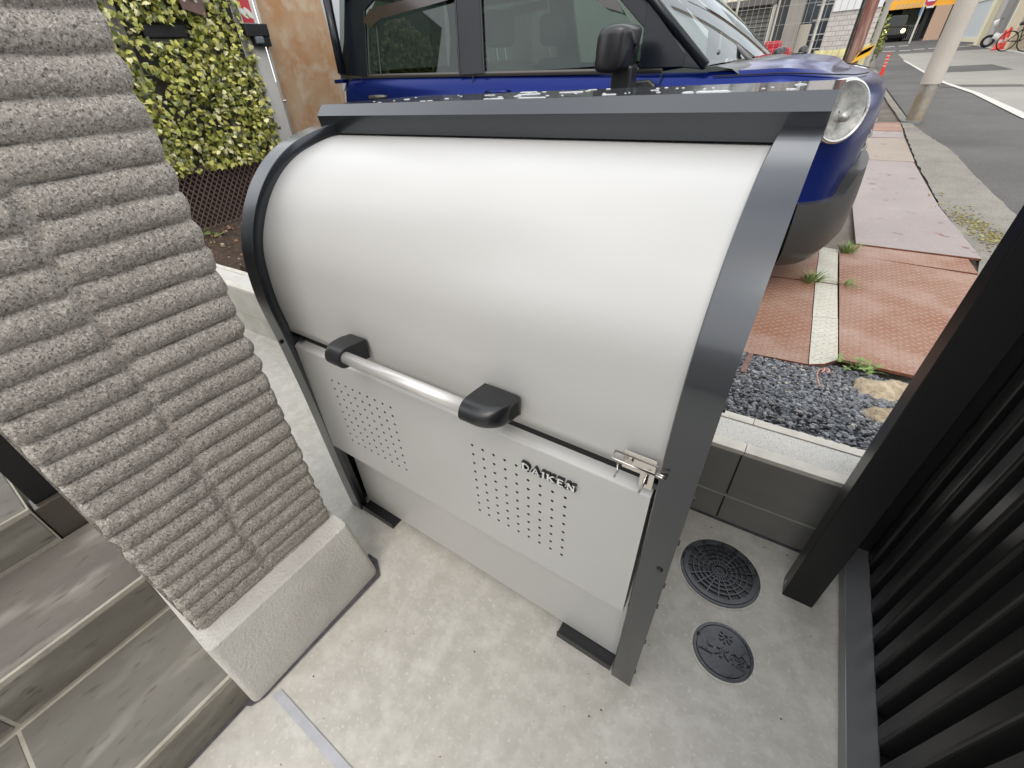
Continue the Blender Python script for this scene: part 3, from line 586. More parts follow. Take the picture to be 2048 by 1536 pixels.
# centre mark: ring with three strokes
for st in [[(-.6, -.5), (0, .7), (.6, -.5)], [(-.35, -.05), (.35, -.05)]]: stroke(b, st, .25, Vector((MX, MY, zb + .0015)), Vector((1, 0, 0)), Vector((0, 1, 0)), .0105, Vector((0, 0, 1)), 0, .0025)
b.build('raised_grid', m_iron, t, fixn=True)
b = MB(); b.box((MX - .104, MY - .012, .0055), (MX - .086, MY + .010, .0078)); b.build('key_slot', m_void, t)
VX, VY, VR = .157, .697, .072
t = cover('valve_cover', VX, VY, VR, 'smaller round cast iron valve cover with raised Japanese characters and a star mark', 'valve cover')
b = MB(); n = 56; rows = [circ(VX, VY, .0025, VR - .0095, n), circ(VX, VY, .0065, VR - .0105, n), circ(VX, VY, .0066, .03, n), circ(VX, VY, .0067, .001, n)]; b.grid(rows, close=True); b.build('cover_plate', m_iron, t, auto=40)
b = MB(); b.box((VX - .066, VY + .006, .0062), (VX - .058, VY + .014, .0072)); b.build('key_slot', m_void, t)
b = MB(); b.box((VX + .056, VY - .010, .0062), (VX + .063, VY - .002, .0072)); b.build('key_slot', m_void, t)
KJ = {'stop': [[(.5, .95), (.5, .05)], [(.5, .55), (.9, .55)], [(.22, .6), (.22, .05)], [(.02, .04), (.98, .04)]],
      'water': [[(.5, .98), (.5, .08), (.36, .14)], [(.08, .68), (.38, .68), (.3, .4), (.05, .15)], [(.85, .8), (.58, .55)], [(.55, .6), (.72, .3), (.98, .1)]],
      'plug': [[(.02, .7), (.42, .7)], [(.22, .98), (.22, .0)], [(.22, .65), (.04, .3)], [(.24, .6), (.4, .42)], [(.7, .98), (.42, .62)], [(.7, .98), (1.0, .62)], [(.52, .5), (.9, .5)], [(.55, .27), (.88, .27)], [(.71, .5), (.71, .02)], [(.44, .02), (1.0, .02)]]}
b = MB(); U = Vector((1, .02, 0)).normalized(); V = Vector((-.02, 1, 0)).normalized()
for nm, off in zip(('stop', 'water', 'plug'), (-.054, -.017, .019)):
    for st in KJ[nm]: stroke(b, st, .10, Vector((VX, VY, .0062)) + U * off - V * .022, U, V, .034, Vector((0, 0, 1)), 0, .0050)
for k in range(8):
    a = 6.28318 * k / 8; stroke(b, [(.1 * math.cos(a), .1 * math.sin(a)), (.5 * math.cos(a), .5 * math.sin(a))], .15, Vector((VX, VY, .0062)) + V * .036, U, V, .032, Vector((0, 0, 1)), 0, .0045)
b.build('raised_characters', m_iron, t, fixn=True)
# ------------------------------------------------------------------ black louvre fence on the right
m_slat = mat('slat_satin', (.038, .037, .036), rough=.30, metal=.55)
t = thing('louvre_fence', (.42, .5, 0), 'black aluminium louvre fence with upright slats running along the right side', 'fence')
def fx(y): return .407 - .036 * (y - .59)
b = MB(); b.add([(fx(1.2), 1.2, .0), (fx(-.8), -.8, .0), (fx(-.8) + .05, -.8, .0), (fx(1.2) + .05, 1.2, .0), (fx(1.2) - .008, 1.2, .06), (fx(-.8) - .008, -.8, .06), (fx(-.8) + .052, -.8, .06), (fx(1.2) + .052, 1.2, .06)], [(3, 2, 1, 0), (4, 5, 6, 7), (0, 1, 5, 4), (1, 2, 6, 5), (2, 3, 7, 6), (3, 0, 4, 7)])
b.build('bottom_rail', mat('rail_satin', (.20, .203, .21), rough=.34, metal=.5), t, bevel=.003)
b = MB(); b.box((.352, 1.2, 1.86), (.46, -.8, 1.92)); b.build('top_rail', m_fence, t, bevel=.003)
b = MB(); b.box((.372, 1.166, .0), (.50, 1.26, 1.92)); b.build('end_stile', m_fence, t, bevel=.003)
y = 1.163
while y > -.8:
    b = MB(); b.box((fx(y) + .050, y - .042, .03), (fx(y) + .095, y, 1.86)); b.build('slat', m_slat, t, bevel=.007, seg=3); y -= .0785
b = MB(); b.box((.50, -.8, .0), (.52, 1.26, 1.9)); b.box((.455, -.8, .0), (.50, 1.2, .028)); b.build('backing_sheet', m_void, t)
t = thing('fence_post', (.3, .97, 0), 'square black aluminium fence post standing free on the concrete near the low wall', 'post')
b = MB(); b.box((.262, .943, .0), (.334, 1.003, 2.2)); b.build('post_shaft', m_fence, t, bevel=.002)
b = MB(); b.box((.2612, .965, .012), (.2622, .975, .035)); b.build('drain_slot', m_steel, t)
# ------------------------------------------------------------------ steel ramp plates
def plate(label, pts, m, zoff=0, th=.014, name='steel_plate'):
    b = MB(); q = [(x, y, max(.116, plane_z(y) + .010) + (zoff if y < 6 else .002)) for x, y in pts]; b.prism(q, (0, 0, th)); b.m = [0] * len(b.f)
    for i in range(2, len(b.f)): b.m[i] = 1
    o = b.build(name, [m, m_rusty], None, bevel=.0012); tag(o, label, 'steel plate', 'steel ramp plates beside the road'); return o
plate('nearest rust-red chequer plate left of the white painted strip', [(-.35, 1.97), (.199, 2.022), (.179, 2.502), (-.37, 2.45)], m_rust)
plate('second rust-red chequer plate under the car nose, left of the white strip', [(-.37, 2.456), (.178, 2.508), (.158, 2.98), (-.39, 2.93)], m_rust, -.004)
plate('third chequer plate in shade under the car front', [(-.39, 2.936), (.157, 2.986), (.139, 3.617), (-.41, 3.56)], m_rust)
plate('nearest white painted chequer plate with a rusty lifted corner', [(.201, 2.020), (.255, 2.055), (.301, 2.117), (.285, 2.532), (.181, 2.504)], m_whiteplate, .002)
plate('middle white painted chequer plate between the red plates', [(.180, 2.510), (.284, 2.538), (.265, 2.982), (.160, 2.978)], m_whiteplate)
plate('farthest white painted chequer plate beside the grass tuft', [(.159, 2.984), (.264, 2.988), (.242, 3.596), (.140, 3.617)], m_whiteplate, .002)
plate('largest rust-red chequer plate with pale wheel scuffs beside the gravel', [(.305, 2.128), (.62, 2.128), (.93, 3.44), (.252, 3.534)], m_rust, .001)
plate('narrow chequer plate between the large red plate and the smooth pink plates', [(.256, 3.545), (.91, 3.49), (.894, 3.734), (.324, 3.76)], m_rust, -.005)
plate('nearest smooth pinkish steel plate with one rust scar', [(.335, 3.765), (.951, 3.742), (.845, 5.003), (.283, 5.012)], m_pink, .003)
plate('smooth pinkish steel plate with many small rust spots', [(.29, 5.022), (.85, 5.012), (.775, 6.74), (.30, 6.77)], m_pink, .0)
plate('tan weathered steel plate beyond the pink plates', [(.33, 6.78), (.786, 6.75), (.755, 8.29), (.36, 8.27)], m_tan, .02)
plate('pale narrow steel plate beyond the tan plate', [(.40, 8.31), (.752, 8.30), (.754, 8.82), (.42, 8.84)], m_pink, .028)
plate('farthest brown steel plate beside the street pole foot', [(.42, 8.88), (.76, 8.86), (.749, 9.72), (.45, 9.72)], m_rust, .036)
# grass tufts, weed, mortar lumps, string, stick
def tuft(name, c, n, h_, spread, label, mats=m_grass, lean=(0, 0)):
    b = MB(); c = Vector(c); n = int(n * .7); h_ *= .75; spread *= .85
    for i in range(n):
        a = rnd.uniform(0, 6.283); r_ = spread * rnd.random() ** .7; p0 = c + Vector((math.cos(a) * r_ * .4, math.sin(a) * r_ * .4, 0)); hh = h_ * rnd.uniform(.5, 1.1)
        d = Vector((math.cos(a) * r_ + lean[0], math.sin(a) * r_ + lean[1], 0)); p1 = p0 + d * .5 + Vector((0, 0, hh * .7)); p2 = p0 + d * 1.3 + Vector((0, 0, hh))
        sd_ = Vector((-math.sin(a + .6), math.cos(a + .6), 0)) * .0022
        b.add([p0 - sd_, p0 + sd_, p1 + sd_ * .8, p1 - sd_ * .8, p2], [(0, 1, 2, 3), (3, 2, 4)], rnd.choice([0, 1, 1, 2]))
    o = b.build(name, mats, fixn=False); tag(o, label, 'grass tuft', 'grass tufts between the steel plates'); return o
tuft('grass_tuft', (.29, 3.58, .12), 150, .10, .085, 'green grass tuft growing at the corner of the pink steel plate')
tuft('grass_tuft', (.135, 2.98, .12), 170, .09, .09, 'green grass tuft under the car bumper beside the white plate')
tuft('grass_tuft', (.30, 3.0, .13), 60, .04, .09, 'sparse yellowish grass tuft on the large red plate edge')
def leafy(name, c, n, size, label, spread=.07):
    t = thing(name, c, label, 'weed'); b = MB(); st = MB(); c = Vector(c)
    for i in range(n):
        a = rnd.uniform(0, 6.283); r_ = spread * rnd.random() ** .5; p = c + Vector((math.cos(a) * r_, math.sin(a) * r_, rnd.uniform(.01, .05))); st.tube([c, c * .5 + p * .5 + Vector((0, 0, .012)), p], .0012, 5)
        for k in range(3):
            a2 = a + (k - 1) * 1.1 + rnd.uniform(-.2, .2); d = Vector((math.cos(a2), math.sin(a2), rnd.uniform(-.2, .3))).normalized() * size; s_ = Vector((-math.sin(a2), math.cos(a2), 0)) * size * .38
            b.add([p, p + d * .45 + s_, p + d * 1.1, p + d * .45 - s_], [(0, 1, 2, 3)], rnd.choice([0, 1, 1]))
    b.build('leaves', m_grass, t, fixn=False); st.build('stems', m_grass[0], t)
leafy('weed', (.36, 2.06, .135), 13, .019, 'small leafy green weed at the edge of the red plate beside the gravel')
leafy('weed', (-3.9, 1.56, .30), 9, .03, 'small green seedlings in the dark soil below the brown mesh', .12)
tuft('grass_tuft', (.40, 2.08, .13), 50, .05, .06, 'thin grass tuft beside the leafy weed at the gravel edge')
def lump(c, rx, ry, rz, label):
    b = MB(); rows = []; c = Vector(c)
    for j in range(15):
        ph = math.pi / 2 * j / 14; rr = math.cos(ph)
        rows.append([c + Vector((rx * rr * math.cos(a) * (1 + .35 * noise.noise(Vector((math.cos(a) * 1.5, math.sin(a) * 1.5, c.x * 9))) + .15 * noise.noise(Vector((math.cos(a) * 6, math.sin(a) * 6, c.x * 5)))), ry * rr * math.sin(a) * (1 + .3 * noise.noise(Vector((math.sin(a) * 2, math.cos(a) * 2, 4)))), rz * math.sin(ph) ** .5 + .016 * noise.noise(Vector((math.cos(a) * rr * 4, math.sin(a) * rr * 4, c.y * 4))) + .006 * noise.noise(Vector((math.cos(a) * rr * 14, math.sin(a) * rr * 14, c.y * 4)))) ) for a in [6.28318 * k / 40 for k in range(40)]])
    b.grid(rows, close=True); tag(b.build('mortar_lump', m_mortar, smooth=True), label, 'mortar lump', 'lumps of old mortar on the gravel')
lump((.47, 1.87, .145), .125, .125, .035, 'larger beige lump of old mortar touching the red plate')
lump((.46, 1.60, .215), .11, .075, .030, 'smaller beige lump of old mortar nearer the low wall')
b = MB(); b.tube([(.236, 1.75, .20), (.228, 1.80, .195), (.224, 1.863, .185), (.232, 1.92, .175), (.250, 1.95, .165)], .0022, 6); b.tube([(.258, 1.915, .172), (.266, 1.93, .172), (.262, 1.95, .17), (.25, 1.95, .17), (.248, 1.925, .172), (.240, 1.905, .174)], .0032, 6)
tag(b.build('curled_wire', mat('pink_wire', (.50, .24, .19), rough=.5)), 'thin pink curled wire lying on the gravel', 'wire')
b = MB(); b.add([(-.030, 1.67, .222), (-.012, 1.672, .222), (-.010, 1.90, .18), (-.028, 1.90, .18), (-.030, 1.67, .228), (-.012, 1.672, .228), (-.010, 1.90, .186), (-.028, 1.90, .186)], [(3, 2, 1, 0), (4, 5, 6, 7), (0, 1, 5, 4), (1, 2, 6, 5), (2, 3, 7, 6), (3, 0, 4, 7)])
tag(b.build('wooden_strip', mat('brown_wood', (.22, .12, .09), (.15, .08, .06), rough=.7, scale=20)), 'short flat brown wooden strip lying on the gravel', 'wood strip')
# ------------------------------------------------------------------ ivy screen, mesh fence, post, rusty sheet
FX = -4.1
t = thing('ivy_screen', (FX, 1.9, .7), 'tall garden screen covered with yellow-green artificial ivy leaves', 'ivy screen')
b = MB(); b.box((FX - .12, .6, .70), (FX - .10, 2.52, 2.6)); b.build('backing_panel', m_backing, t)
for ys in (1.30, 1.62, 2.2):
    b = MB(); b.box((FX - .098, ys, .72), (FX - .08, ys + .075, 2.6)); b.build('backing_board', m_boards, t)
b = MB(); b.box((FX - .098, 1.4, 1.535), (FX - .07, 2.12, 1.56)); b.build('shelf_board', m_boards, t)
b = MB(); b.box((FX - .079, 1.77, 1.566), (FX - .0, 2.06, 1.632)); b.build('letter_slot', m_void, t)
b = MB()
for k in range(26): b.tube([(FX - .02, .8 + k * .07, .70), (FX - .02, .8 + k * .07, 2.5)], .0012, 4, cap=False)
for k in range(26): b.tube([(FX - .02, .7, .72 + k * .07), (FX - .02, 2.52, .72 + k * .07)], .0012, 4, cap=False)
b.build('support_net', m_net, t)
b = MB(); LF = [(0, -.02), (.30, -.12), (.52, .05), (.36, .28), (.40, .55), (.16, .62), (0, 1.0), (-.16, .62), (-.40, .55), (-.36, .28), (-.52, .05), (-.30, -.12)]
for i in range(9500):
    y = rnd.uniform(.75, 2.54); z = rnd.uniform(.72, 2.35)
    if y > 2.50 and rnd.random() < .4: continue
    dens = noise.noise(Vector((y * 3.0, z * 2.2, 11)))
    if dens < -.22 and rnd.random() < .6: continue
    if 1.755 < y < 2.08 and 1.54 < z < 1.665 and rnd.random() < .985: continue
    if abs(y - (1.66 + (1.6 - z) * .15)) < .05 and rnd.random() < .75: continue
    s_ = rnd.uniform(.026, .049); c = Vector((FX + rnd.uniform(-.05, .06), y + (.015 * rnd.uniform(-1, 1)), z))
    Rm = Matrix.Rotation(rnd.gauss(0, .55), 3, 'Z') @ Matrix.Rotation(rnd.gauss(-.35, .45), 3, 'Y') @ Matrix.Rotation(math.pi + rnd.gauss(0, .6), 3, 'X')
    dr = rnd.uniform(.15, .5); vs = [c + Rm @ Vector((-abs(px) * dr * s_ - (py_ ** 2) * .12 * s_, px * s_, py_ * s_)) for px, py_ in LF]
    mm = rnd.choices([0, 1, 2, 3], [.36, .27, .20, .17])[0]
    b.add(vs + [c + Rm @ Vector((-.02 * s_, 0, .45 * s_))], [(k, (k + 1) % 12, 12) for k in range(12)], mm)
b.build('ivy_leaves', m_leaf, t, fixn=False)
t2 = thing('paw_plaque', (FX + .05, 2.13, 1.72), 'small brown wooden plaque with three pale ovals hanging on the ivy', 'plaque')
b = MB(); b.prism([(FX + .062, 2.06, 1.715), (FX + .062, 2.215, 1.672), (FX + .062, 2.222, 1.80), (FX + .062, 2.14, 1.86), (FX + .062, 2.055, 1.81)], (.012, 0, 0)); b.build('board', mat('plaque_wood', (.14, .085, .07), (.10, .06, .05), rough=.7, scale=14), t2, bevel=.003)
for yy, zz in [(2.085, 1.765), (2.118, 1.790), (2.165, 1.762)]:
    b = MB(); b.disc((FX + .0765, yy, zz), .010, 16, up=(1, 0, 0), r2=.015); b.build('oval_mark', m_boards, t2)
t = thing('expanded_mesh_fence', (FX, 1.9, .28), 'low brown expanded metal mesh fence under the ivy screen', 'mesh fence')
b = MB(); cw, chh = .046, .058
for r_ in range(8):
    for s_ in (1, -1):
        y = .7; k = 0; pts = []
        zb_ = .295 + (r_ + .5) * chh
        while y < 2.58: pts.append((FX, y, zb_ + s_ * (chh / 2 if k % 2 else 0))); y += cw / 2; k += 1
        for p, q in zip(pts, pts[1:]):
            p, q = Vector(p), Vector(q); d = (q - p).normalized(); n_ = Vector((0, -d.z, d.y)) * .0036; e = Vector((.002, 0, 0))
            b.add([p - n_, q - n_, q + n_, p + n_, p - n_ + e, q - n_ + e, q + n_ + e, p + n_ + e], [(3, 2, 1, 0), (4, 5, 6, 7), (0, 1, 5, 4), (2, 3, 7, 6)])
b.build('diamond_mesh', m_mesh, t, fixn=False)
b = MB(); b.box((FX - .30, .6, .1), (FX - .28, 2.52, .72)); b.build('dark_backing', m_darkred, t)
t = thing('white_post', (FX, 2.62, .2), 'stained white flat post beside the ivy with a grey conduit on its edge', 'post')
b = MB(); b.box((FX - .14, 2.535, .15), (FX - .02, 2.675, 2.7)); b.build('post_board', m_paintedpost, t, bevel=.003)
b = MB(); b.tube([(FX - .01, 2.688, .15), (FX - .01, 2.688, 2.7)], .011, 12); b.build('conduit_pipe', mat('grey_conduit', (.36, .35, .33), rough=.5), t, smooth=True)
b = MB(); b.tube([(FX + .005, 2.70, 1.12), (FX + .005, 2.675, 1.12)], .010, 10); b.build('pipe_clip', m_steel, t)
t = thing('black_lock_box', (FX, 2.6, 1.6), 'black box with a grey catch fixed across the white post', 'lock box')
b = MB(); b.box((FX - .02, 2.50, 1.565), (FX + .05, 2.70, 1.645)); b.box((FX - .02, 2.56, 1.50), (FX + .04, 2.70, 1.566)); b.build('box_body', m_blackpl, t, bevel=.004)
b = MB(); b.box((FX + .048, 2.555, 1.518), (FX + .075, 2.62, 1.562)); b.build('catch', mat('grey_plastic', (.12, .14, .15), rough=.4), t, bevel=.006)
t = thing('warning_sticker', (FX - .018, 2.60, 1.72), 'red and white sticker with two pale ovals on the white post', 'sticker')
b = MB(); b.box((FX - .0195, 2.545, 1.655), (FX - .0178, 2.64, 1.80)); b.build('sticker_sheet', mat('red_sticker', (.45, .03, .04), rough=.5), t)
for yy in (2.57, 2.612): b = MB(); b.disc((FX - .0170, yy, 1.715), .018, 20, up=(1, 0, 0), r2=.045); b.build('sticker_oval', mat('sticker_white', (.62, .62, .58), rough=.5), t)
b = MB(); b.box((FX - .0173, 2.58, 1.81), (FX - .0150, 2.63, 1.87)); b.build('sticker_corner', m_boards, t)
t = thing('rusty_sheet', (FX, 3.05, .2), 'orange-brown rusty perforated metal sheet between the white post and the car', 'metal sheet')
b = MB(); pts = [(2.70, .1), (2.70, 2.7), (3.31, 2.7), (3.335, 2.2), (3.36, 1.9), (3.385, 1.6), (3.40, 1.42), (3.40, .1)]; b.prism([(FX - .05, y, z) for y, z in pts], (.006, 0, 0)); b.build('perforated_sheet', m_rustsheet, t)
t = thing('white_side_wall', (-4.4, 6, 0), 'plain pale wall of the neighbouring house behind the parked car', 'wall')
b = MB(); b.box((-4.6, 3.3, 0), (-4.3, 8.6, 4.5)); b.build('rendered_wall', m_wallwhite, t)
b = MB(); b.box((-4.3, 5.0, .9), (-4.285, 6.2, 2.3)); b.build('window_shutter', mat('shutter_grey', (.42, .44, .45), rough=.5), t)
t = thing('back_wall', (-2.5, 5.0, 0), 'pale wall panel seen through the windows of the parked car', 'wall')
b = MB(); b.box((-4.28, 5.35, 0), (-1.15, 5.45, 1.98)); b.build('wall_panel', m_wallwhite, t)
b = MB(); b.box((-3.35, 5.33, .3), (-3.12, 5.349, 1.98)); b.build('downpipe_board', mat('grey_board', (.25, .26, .26), rough=.6), t)  # narrow grey board against the wall panel
# ------------------------------------------------------------------ parked car
CG, CYC = .12, 3.34          # ground under the car, centre line
t = thing('parked_car', (-1.5, CYC, CG), 'dark blue small car with round headlights, black pillars and grey lower bumper', 'car')
OL = [(-3.31, .0), (-3.31, .30), (-3.30, .52), (-3.27, .65), (-3.20, .712), (-3.05, .735), (-2.5, .74), (-1.9, .742), (-1.4, .742), (-.9, .741), (-.62, .740), (-.45, .738), (-.30, .733), (-.18, .718), (-.08, .690), (-.01, .648), (.045, .590), (.085, .515), (.115, .42), (.14, .31), (.155, .18), (.162, .0)]
def refine2(P_, sub):
    o_ = refine(P_, sub); return o_
OLr = refine2(OL, 3)
def topz(x): return 1.065 + max(0, (-x - .62)) * .030 if x < -.62 else 1.065 - .012 * max(0, x + .3)
ROWS = [(.17, .075), (.20, .03), (.26, .010), (.40, .0), (.55, .002), (.70, .0), (.84, .0), (.93, .004), (.985, .016), (1.025, .040), (1.05, .075)]
def nose(x): return min(1, max(0, (x + .25) / .38))
def pos(i, k, side):
    x, o_ = OLr[i]; x0, o0 = OLr[max(i - 1, 0)]; x1, o1 = OLr[min(i + 1, len(OLr) - 1)]
    tx, ty = x1 - x0, o1 - o0; l = math.hypot(tx, ty) or 1; nx_, ny_ = -ty / l, tx / l      # outward normal in (x, off)
    if o_ > .73: nx_, ny_ = 0, 1
    z, ins = ROWS[k]; f = nose(x)
    if k >= 7: ins = ins * (1 + 1.6 * f); z = z - .035 * f * (k - 6) / 4
    z *= 1 + (topz(x) / 1.065 - 1) * (z / 1.05)
    if k <= 3 and f > 0: ins += .0
    if 4 <= k <= 7: ins += f * (.018 if k in (4, 5) else .006)
    return (x - nx_ * ins * (1 if o_ < .73 else 0) , CYC - side * (o_ - ins * (ny_ if o_ < .73 else 1)), CG + z)
n_ = len(OLr); nk = len(ROWS)
def side_grid(sel, mat_, name, k0, k1, i0=0, i1=None, push=0, smooth=True):
    b = MB(); i1 = n_ if i1 is None else i1
    for side in (1, -1):
        if not sel[0 if side == 1 else 1]: continue
        rows = [[Vector(pos(i, k, side)) for k in range(k0, k1 + 1)] for i in range(i0, i1)]
        if push:
            ctr = Vector((-1.5, CYC, .6))
            for r_ in rows:
                for q in r_: dd = Vector((max(0, (q.x + .25)) * 3 if q.x > -.25 else 0, (q.y - CYC), 0)).normalized(); q += dd * push
        b.grid(rows)
    bm_ = b.build(name, mat_, t, smooth=smooth)
    return bm_
side_grid((1, 1), m_blue, 'body_shell', 3, nk - 1)
o = side_grid((1, 1), m_cgrey, 'lower_sill', 0, 3)
# hood
i_c = [i for i in range(n_) if OLr[i][0] >= -.60][0]
b = MB(); rows = []
for i in range(i_c, n_):
    a = Vector(pos(i, nk - 1, 1)); c = Vector(pos(i, nk - 1, -1)); row = []
    for k in range(25):
        u = k / 24; cr_ = (1 - abs(2 * u - 1) ** 2.4); wdt = abs(a.y - c.y) / 1.3
        q = a.lerp(c, u); q.z += (.030 * cr_ * min(1, wdt)) + .012 * min(1, wdt) * (math.exp(-((abs(2 * u - 1) - .72) / .10) ** 2))
        if i == i_c: q.x += .16 * cr_
        elif OLr[i][0] < -.3: q.x += .16 * cr_ * (1 - (OLr[i][0] + .60) / .3)
        row.append(q)
    rows.append(row)
b.grid(rows); b.build('hood', m_blue, t, smooth=True)
for side in (1, -1): b = MB(); b.tube([Vector(pos(i, nk - 2, side)) + Vector((0, 0, .008)) for i in range(i_c, n_ - 5)], .0028, 6); b.build('hood_gap', m_void, t)
# grey bumper over the lower front, with a raised corner
i_b = [i for i in range(n_) if OLr[i][0] >= -.07][0]
b = MB()
for side in (1, -1):
    rows = []
    for i in range(i_b, n_):
        x, o_ = OLr[i]; ztop = .50 if x < .10 else .50 + .10 * min(1, (x - .10) / .03) ; col = []
        for q in range(9):
            z = .175 + (ztop - .175) * q / 8; P_ = Vector(pos(i, 3, side)); P_.z = CG + z
            bulge = .030 + .012 * math.sin(min(1, q / 8) * math.pi) - (.05 * (1 - q / 2) if q < 2 else 0)
            dd = Vector((max(0, P_.x + .10) * 3.2, P_.y - CYC, 0)).normalized(); P_ += dd * bulge; col.append(P_)
        e_ = Vector(pos(i, 4, side)); e_.z = CG + ztop + .002; col.append(e_); rows.append(col)
    b.grid(rows); r0 = rows[0]; inn = [q + Vector((0, side * .05, 0)) for q in r0]; b.grid([r0, inn])
b.build('front_bumper', m_cgrey, t, auto=50)
# grille between the lamps and lower intake
b = MB(); rows = []
for j in range(7): rows.append([(.150 + .004 * math.cos(k) - .12 * abs(k / 10 - 1) ** 2.2, CYC + (k - 10) / 10 * .38, CG + .62 + .20 * j / 6) for k in range(21)])
b.grid(rows); b.build('grille', m_blackpl, t, smooth=True)
b = MB()
for j in range(3): b.tube([(.156 - .12 * abs(k / 10 - 1) ** 2.2, CYC + (k - 10) / 10 * .37, CG + .66 + .06 * j) for k in range(21)], .007, 8)
b.build('grille_bar', m_chrome, t, smooth=True)
# headlights
for side in (1, -1):
    Cn = Vector((-.016, CYC - side * .652, CG + .880)); nr = Vector((.66, -side * .74, .10)).normalized(); U_ = Vector((0, 0, 1)).cross(nr).normalized(); V_ = nr.cross(U_)
    def lampring(r_, d, n=40, ey=1.05): return [Cn + nr * d + U_ * (math.cos(6.28318 * k / n) * r_ * 1.0) + V_ * (math.sin(6.28318 * k / n) * r_ * ey) for k in range(n)]
    hl = MB(); hl.grid([lampring(.119, -.03), lampring(.119, .018), lampring(.112, .030), lampring(.101, .027), lampring(.099, .0)], close=True); H_ = hl.build('headlight', m_chrome, t, smooth=True)
    b = MB(); b.grid([lampring(.100, .022), lampring(.090, .016), lampring(.065, .008), lampring(.03, .004), lampring(.004, .003)], close=True); b.build('reflector', m_refl, H_, smooth=True)
    b = MB(); b.grid([[q + U_ * side * -.055 for q in lampring(.016, -.012)], [q + U_ * side * -.055 for q in lampring(.010, .004)]], close=True); b.tube([Cn + U_ * .02 + V_ * -.02 - nr * .03, Cn + U_ * .02 + V_ * -.02 + nr * .025], .02, 16); b.build('bulb', m_refl, H_, smooth=True)
    b = MB(); b.add([Cn + U_ * side * -.10 + V_ * -.03 + nr * .028, Cn + U_ * side * -.06 + V_ * -.05 + nr * .024, Cn + U_ * side * -.055 + V_ * .05 + nr * .024, Cn + U_ * side * -.075 + V_ * .06 + nr * .028], [(0, 1, 2, 3)]); b.build('amber_corner', m_amber, H_)
    b = MB(); b.grid([lampring(.106, .030), lampring(.093, .040), lampring(.07, .048), lampring(.035, .052), lampring(.002, .053)], close=True); b.build('lens', m_lens, H_, smooth=True)
# side trim: belt strip, door gaps, handles
def sidept(x, z, side=1, out=0):
    zz = z - CG; base = .742
    ins = 0 if zz < .93 else .05 * ((zz - .93) / .13) ** 1.6
    if zz > 1.06: ins = .045 + (zz - 1.06) * .21
    return Vector((x, CYC - side * (base - ins + out), z))
def sideseg(x, zl, side=1, out=.002, r_=.003): 
    return [sidept(x + (dx), z, side, out) for dx, z in zl]
for side in (1, -1):
    b = MB(); rows = []
    for k in range(30):
        x = -3.24 + (3.24 - .80) * k / 29; zb_ = CG + topz(x) + .006
        rows.append([sidept(x, zb_ - .022, side, -.014), sidept(x, zb_ - .010, side, -.006), sidept(x, zb_ + .000, side, -.004), sidept(x, zb_ + .004, side, -.016)])
    b.grid(rows); b.build('belt_strip', m_trim, t, smooth=True)
    for nm, pl in (('door_gap', [(-.795, .25), (-.795, 1.07)]), ('door_gap', [(-1.965, .25), (-1.965, 1.10)]), ('door_gap', [(-3.03, .60), (-3.06, .9), (-2.99, 1.13)])):
        b = MB(); b.tube([sidept(x, CG + z, side, .0008) for x, z in refine(pl, 6)], .0035, 6); b.build(nm, m_void, t)
    for hx, mm in ((-2.80, m_trim), (-1.76, m_blue)):
        zz = CG + 1.005 - (0 if hx < -2 else .0)
        b = MB(); b.tube([sidept(hx - .085, zz, side, .006), sidept(hx - .07, zz, side, .030), sidept(hx, zz, side, .036), sidept(hx + .07, zz, side, .030), sidept(hx + .085, zz, side, .006)], [.010, .014, .016, .014, .010], 12); H_ = b.build('door_handle', mm, t, smooth=True)
        b = MB(); b.add([sidept(hx + .01 + .055 * math.cos(a), zz + .012 + .028 * math.sin(a), side, .0012) for a in [6.283 * k / 20 for k in range(20)]], [tuple(range(20))]); b.build('handle_recess', m_cblack, H_)
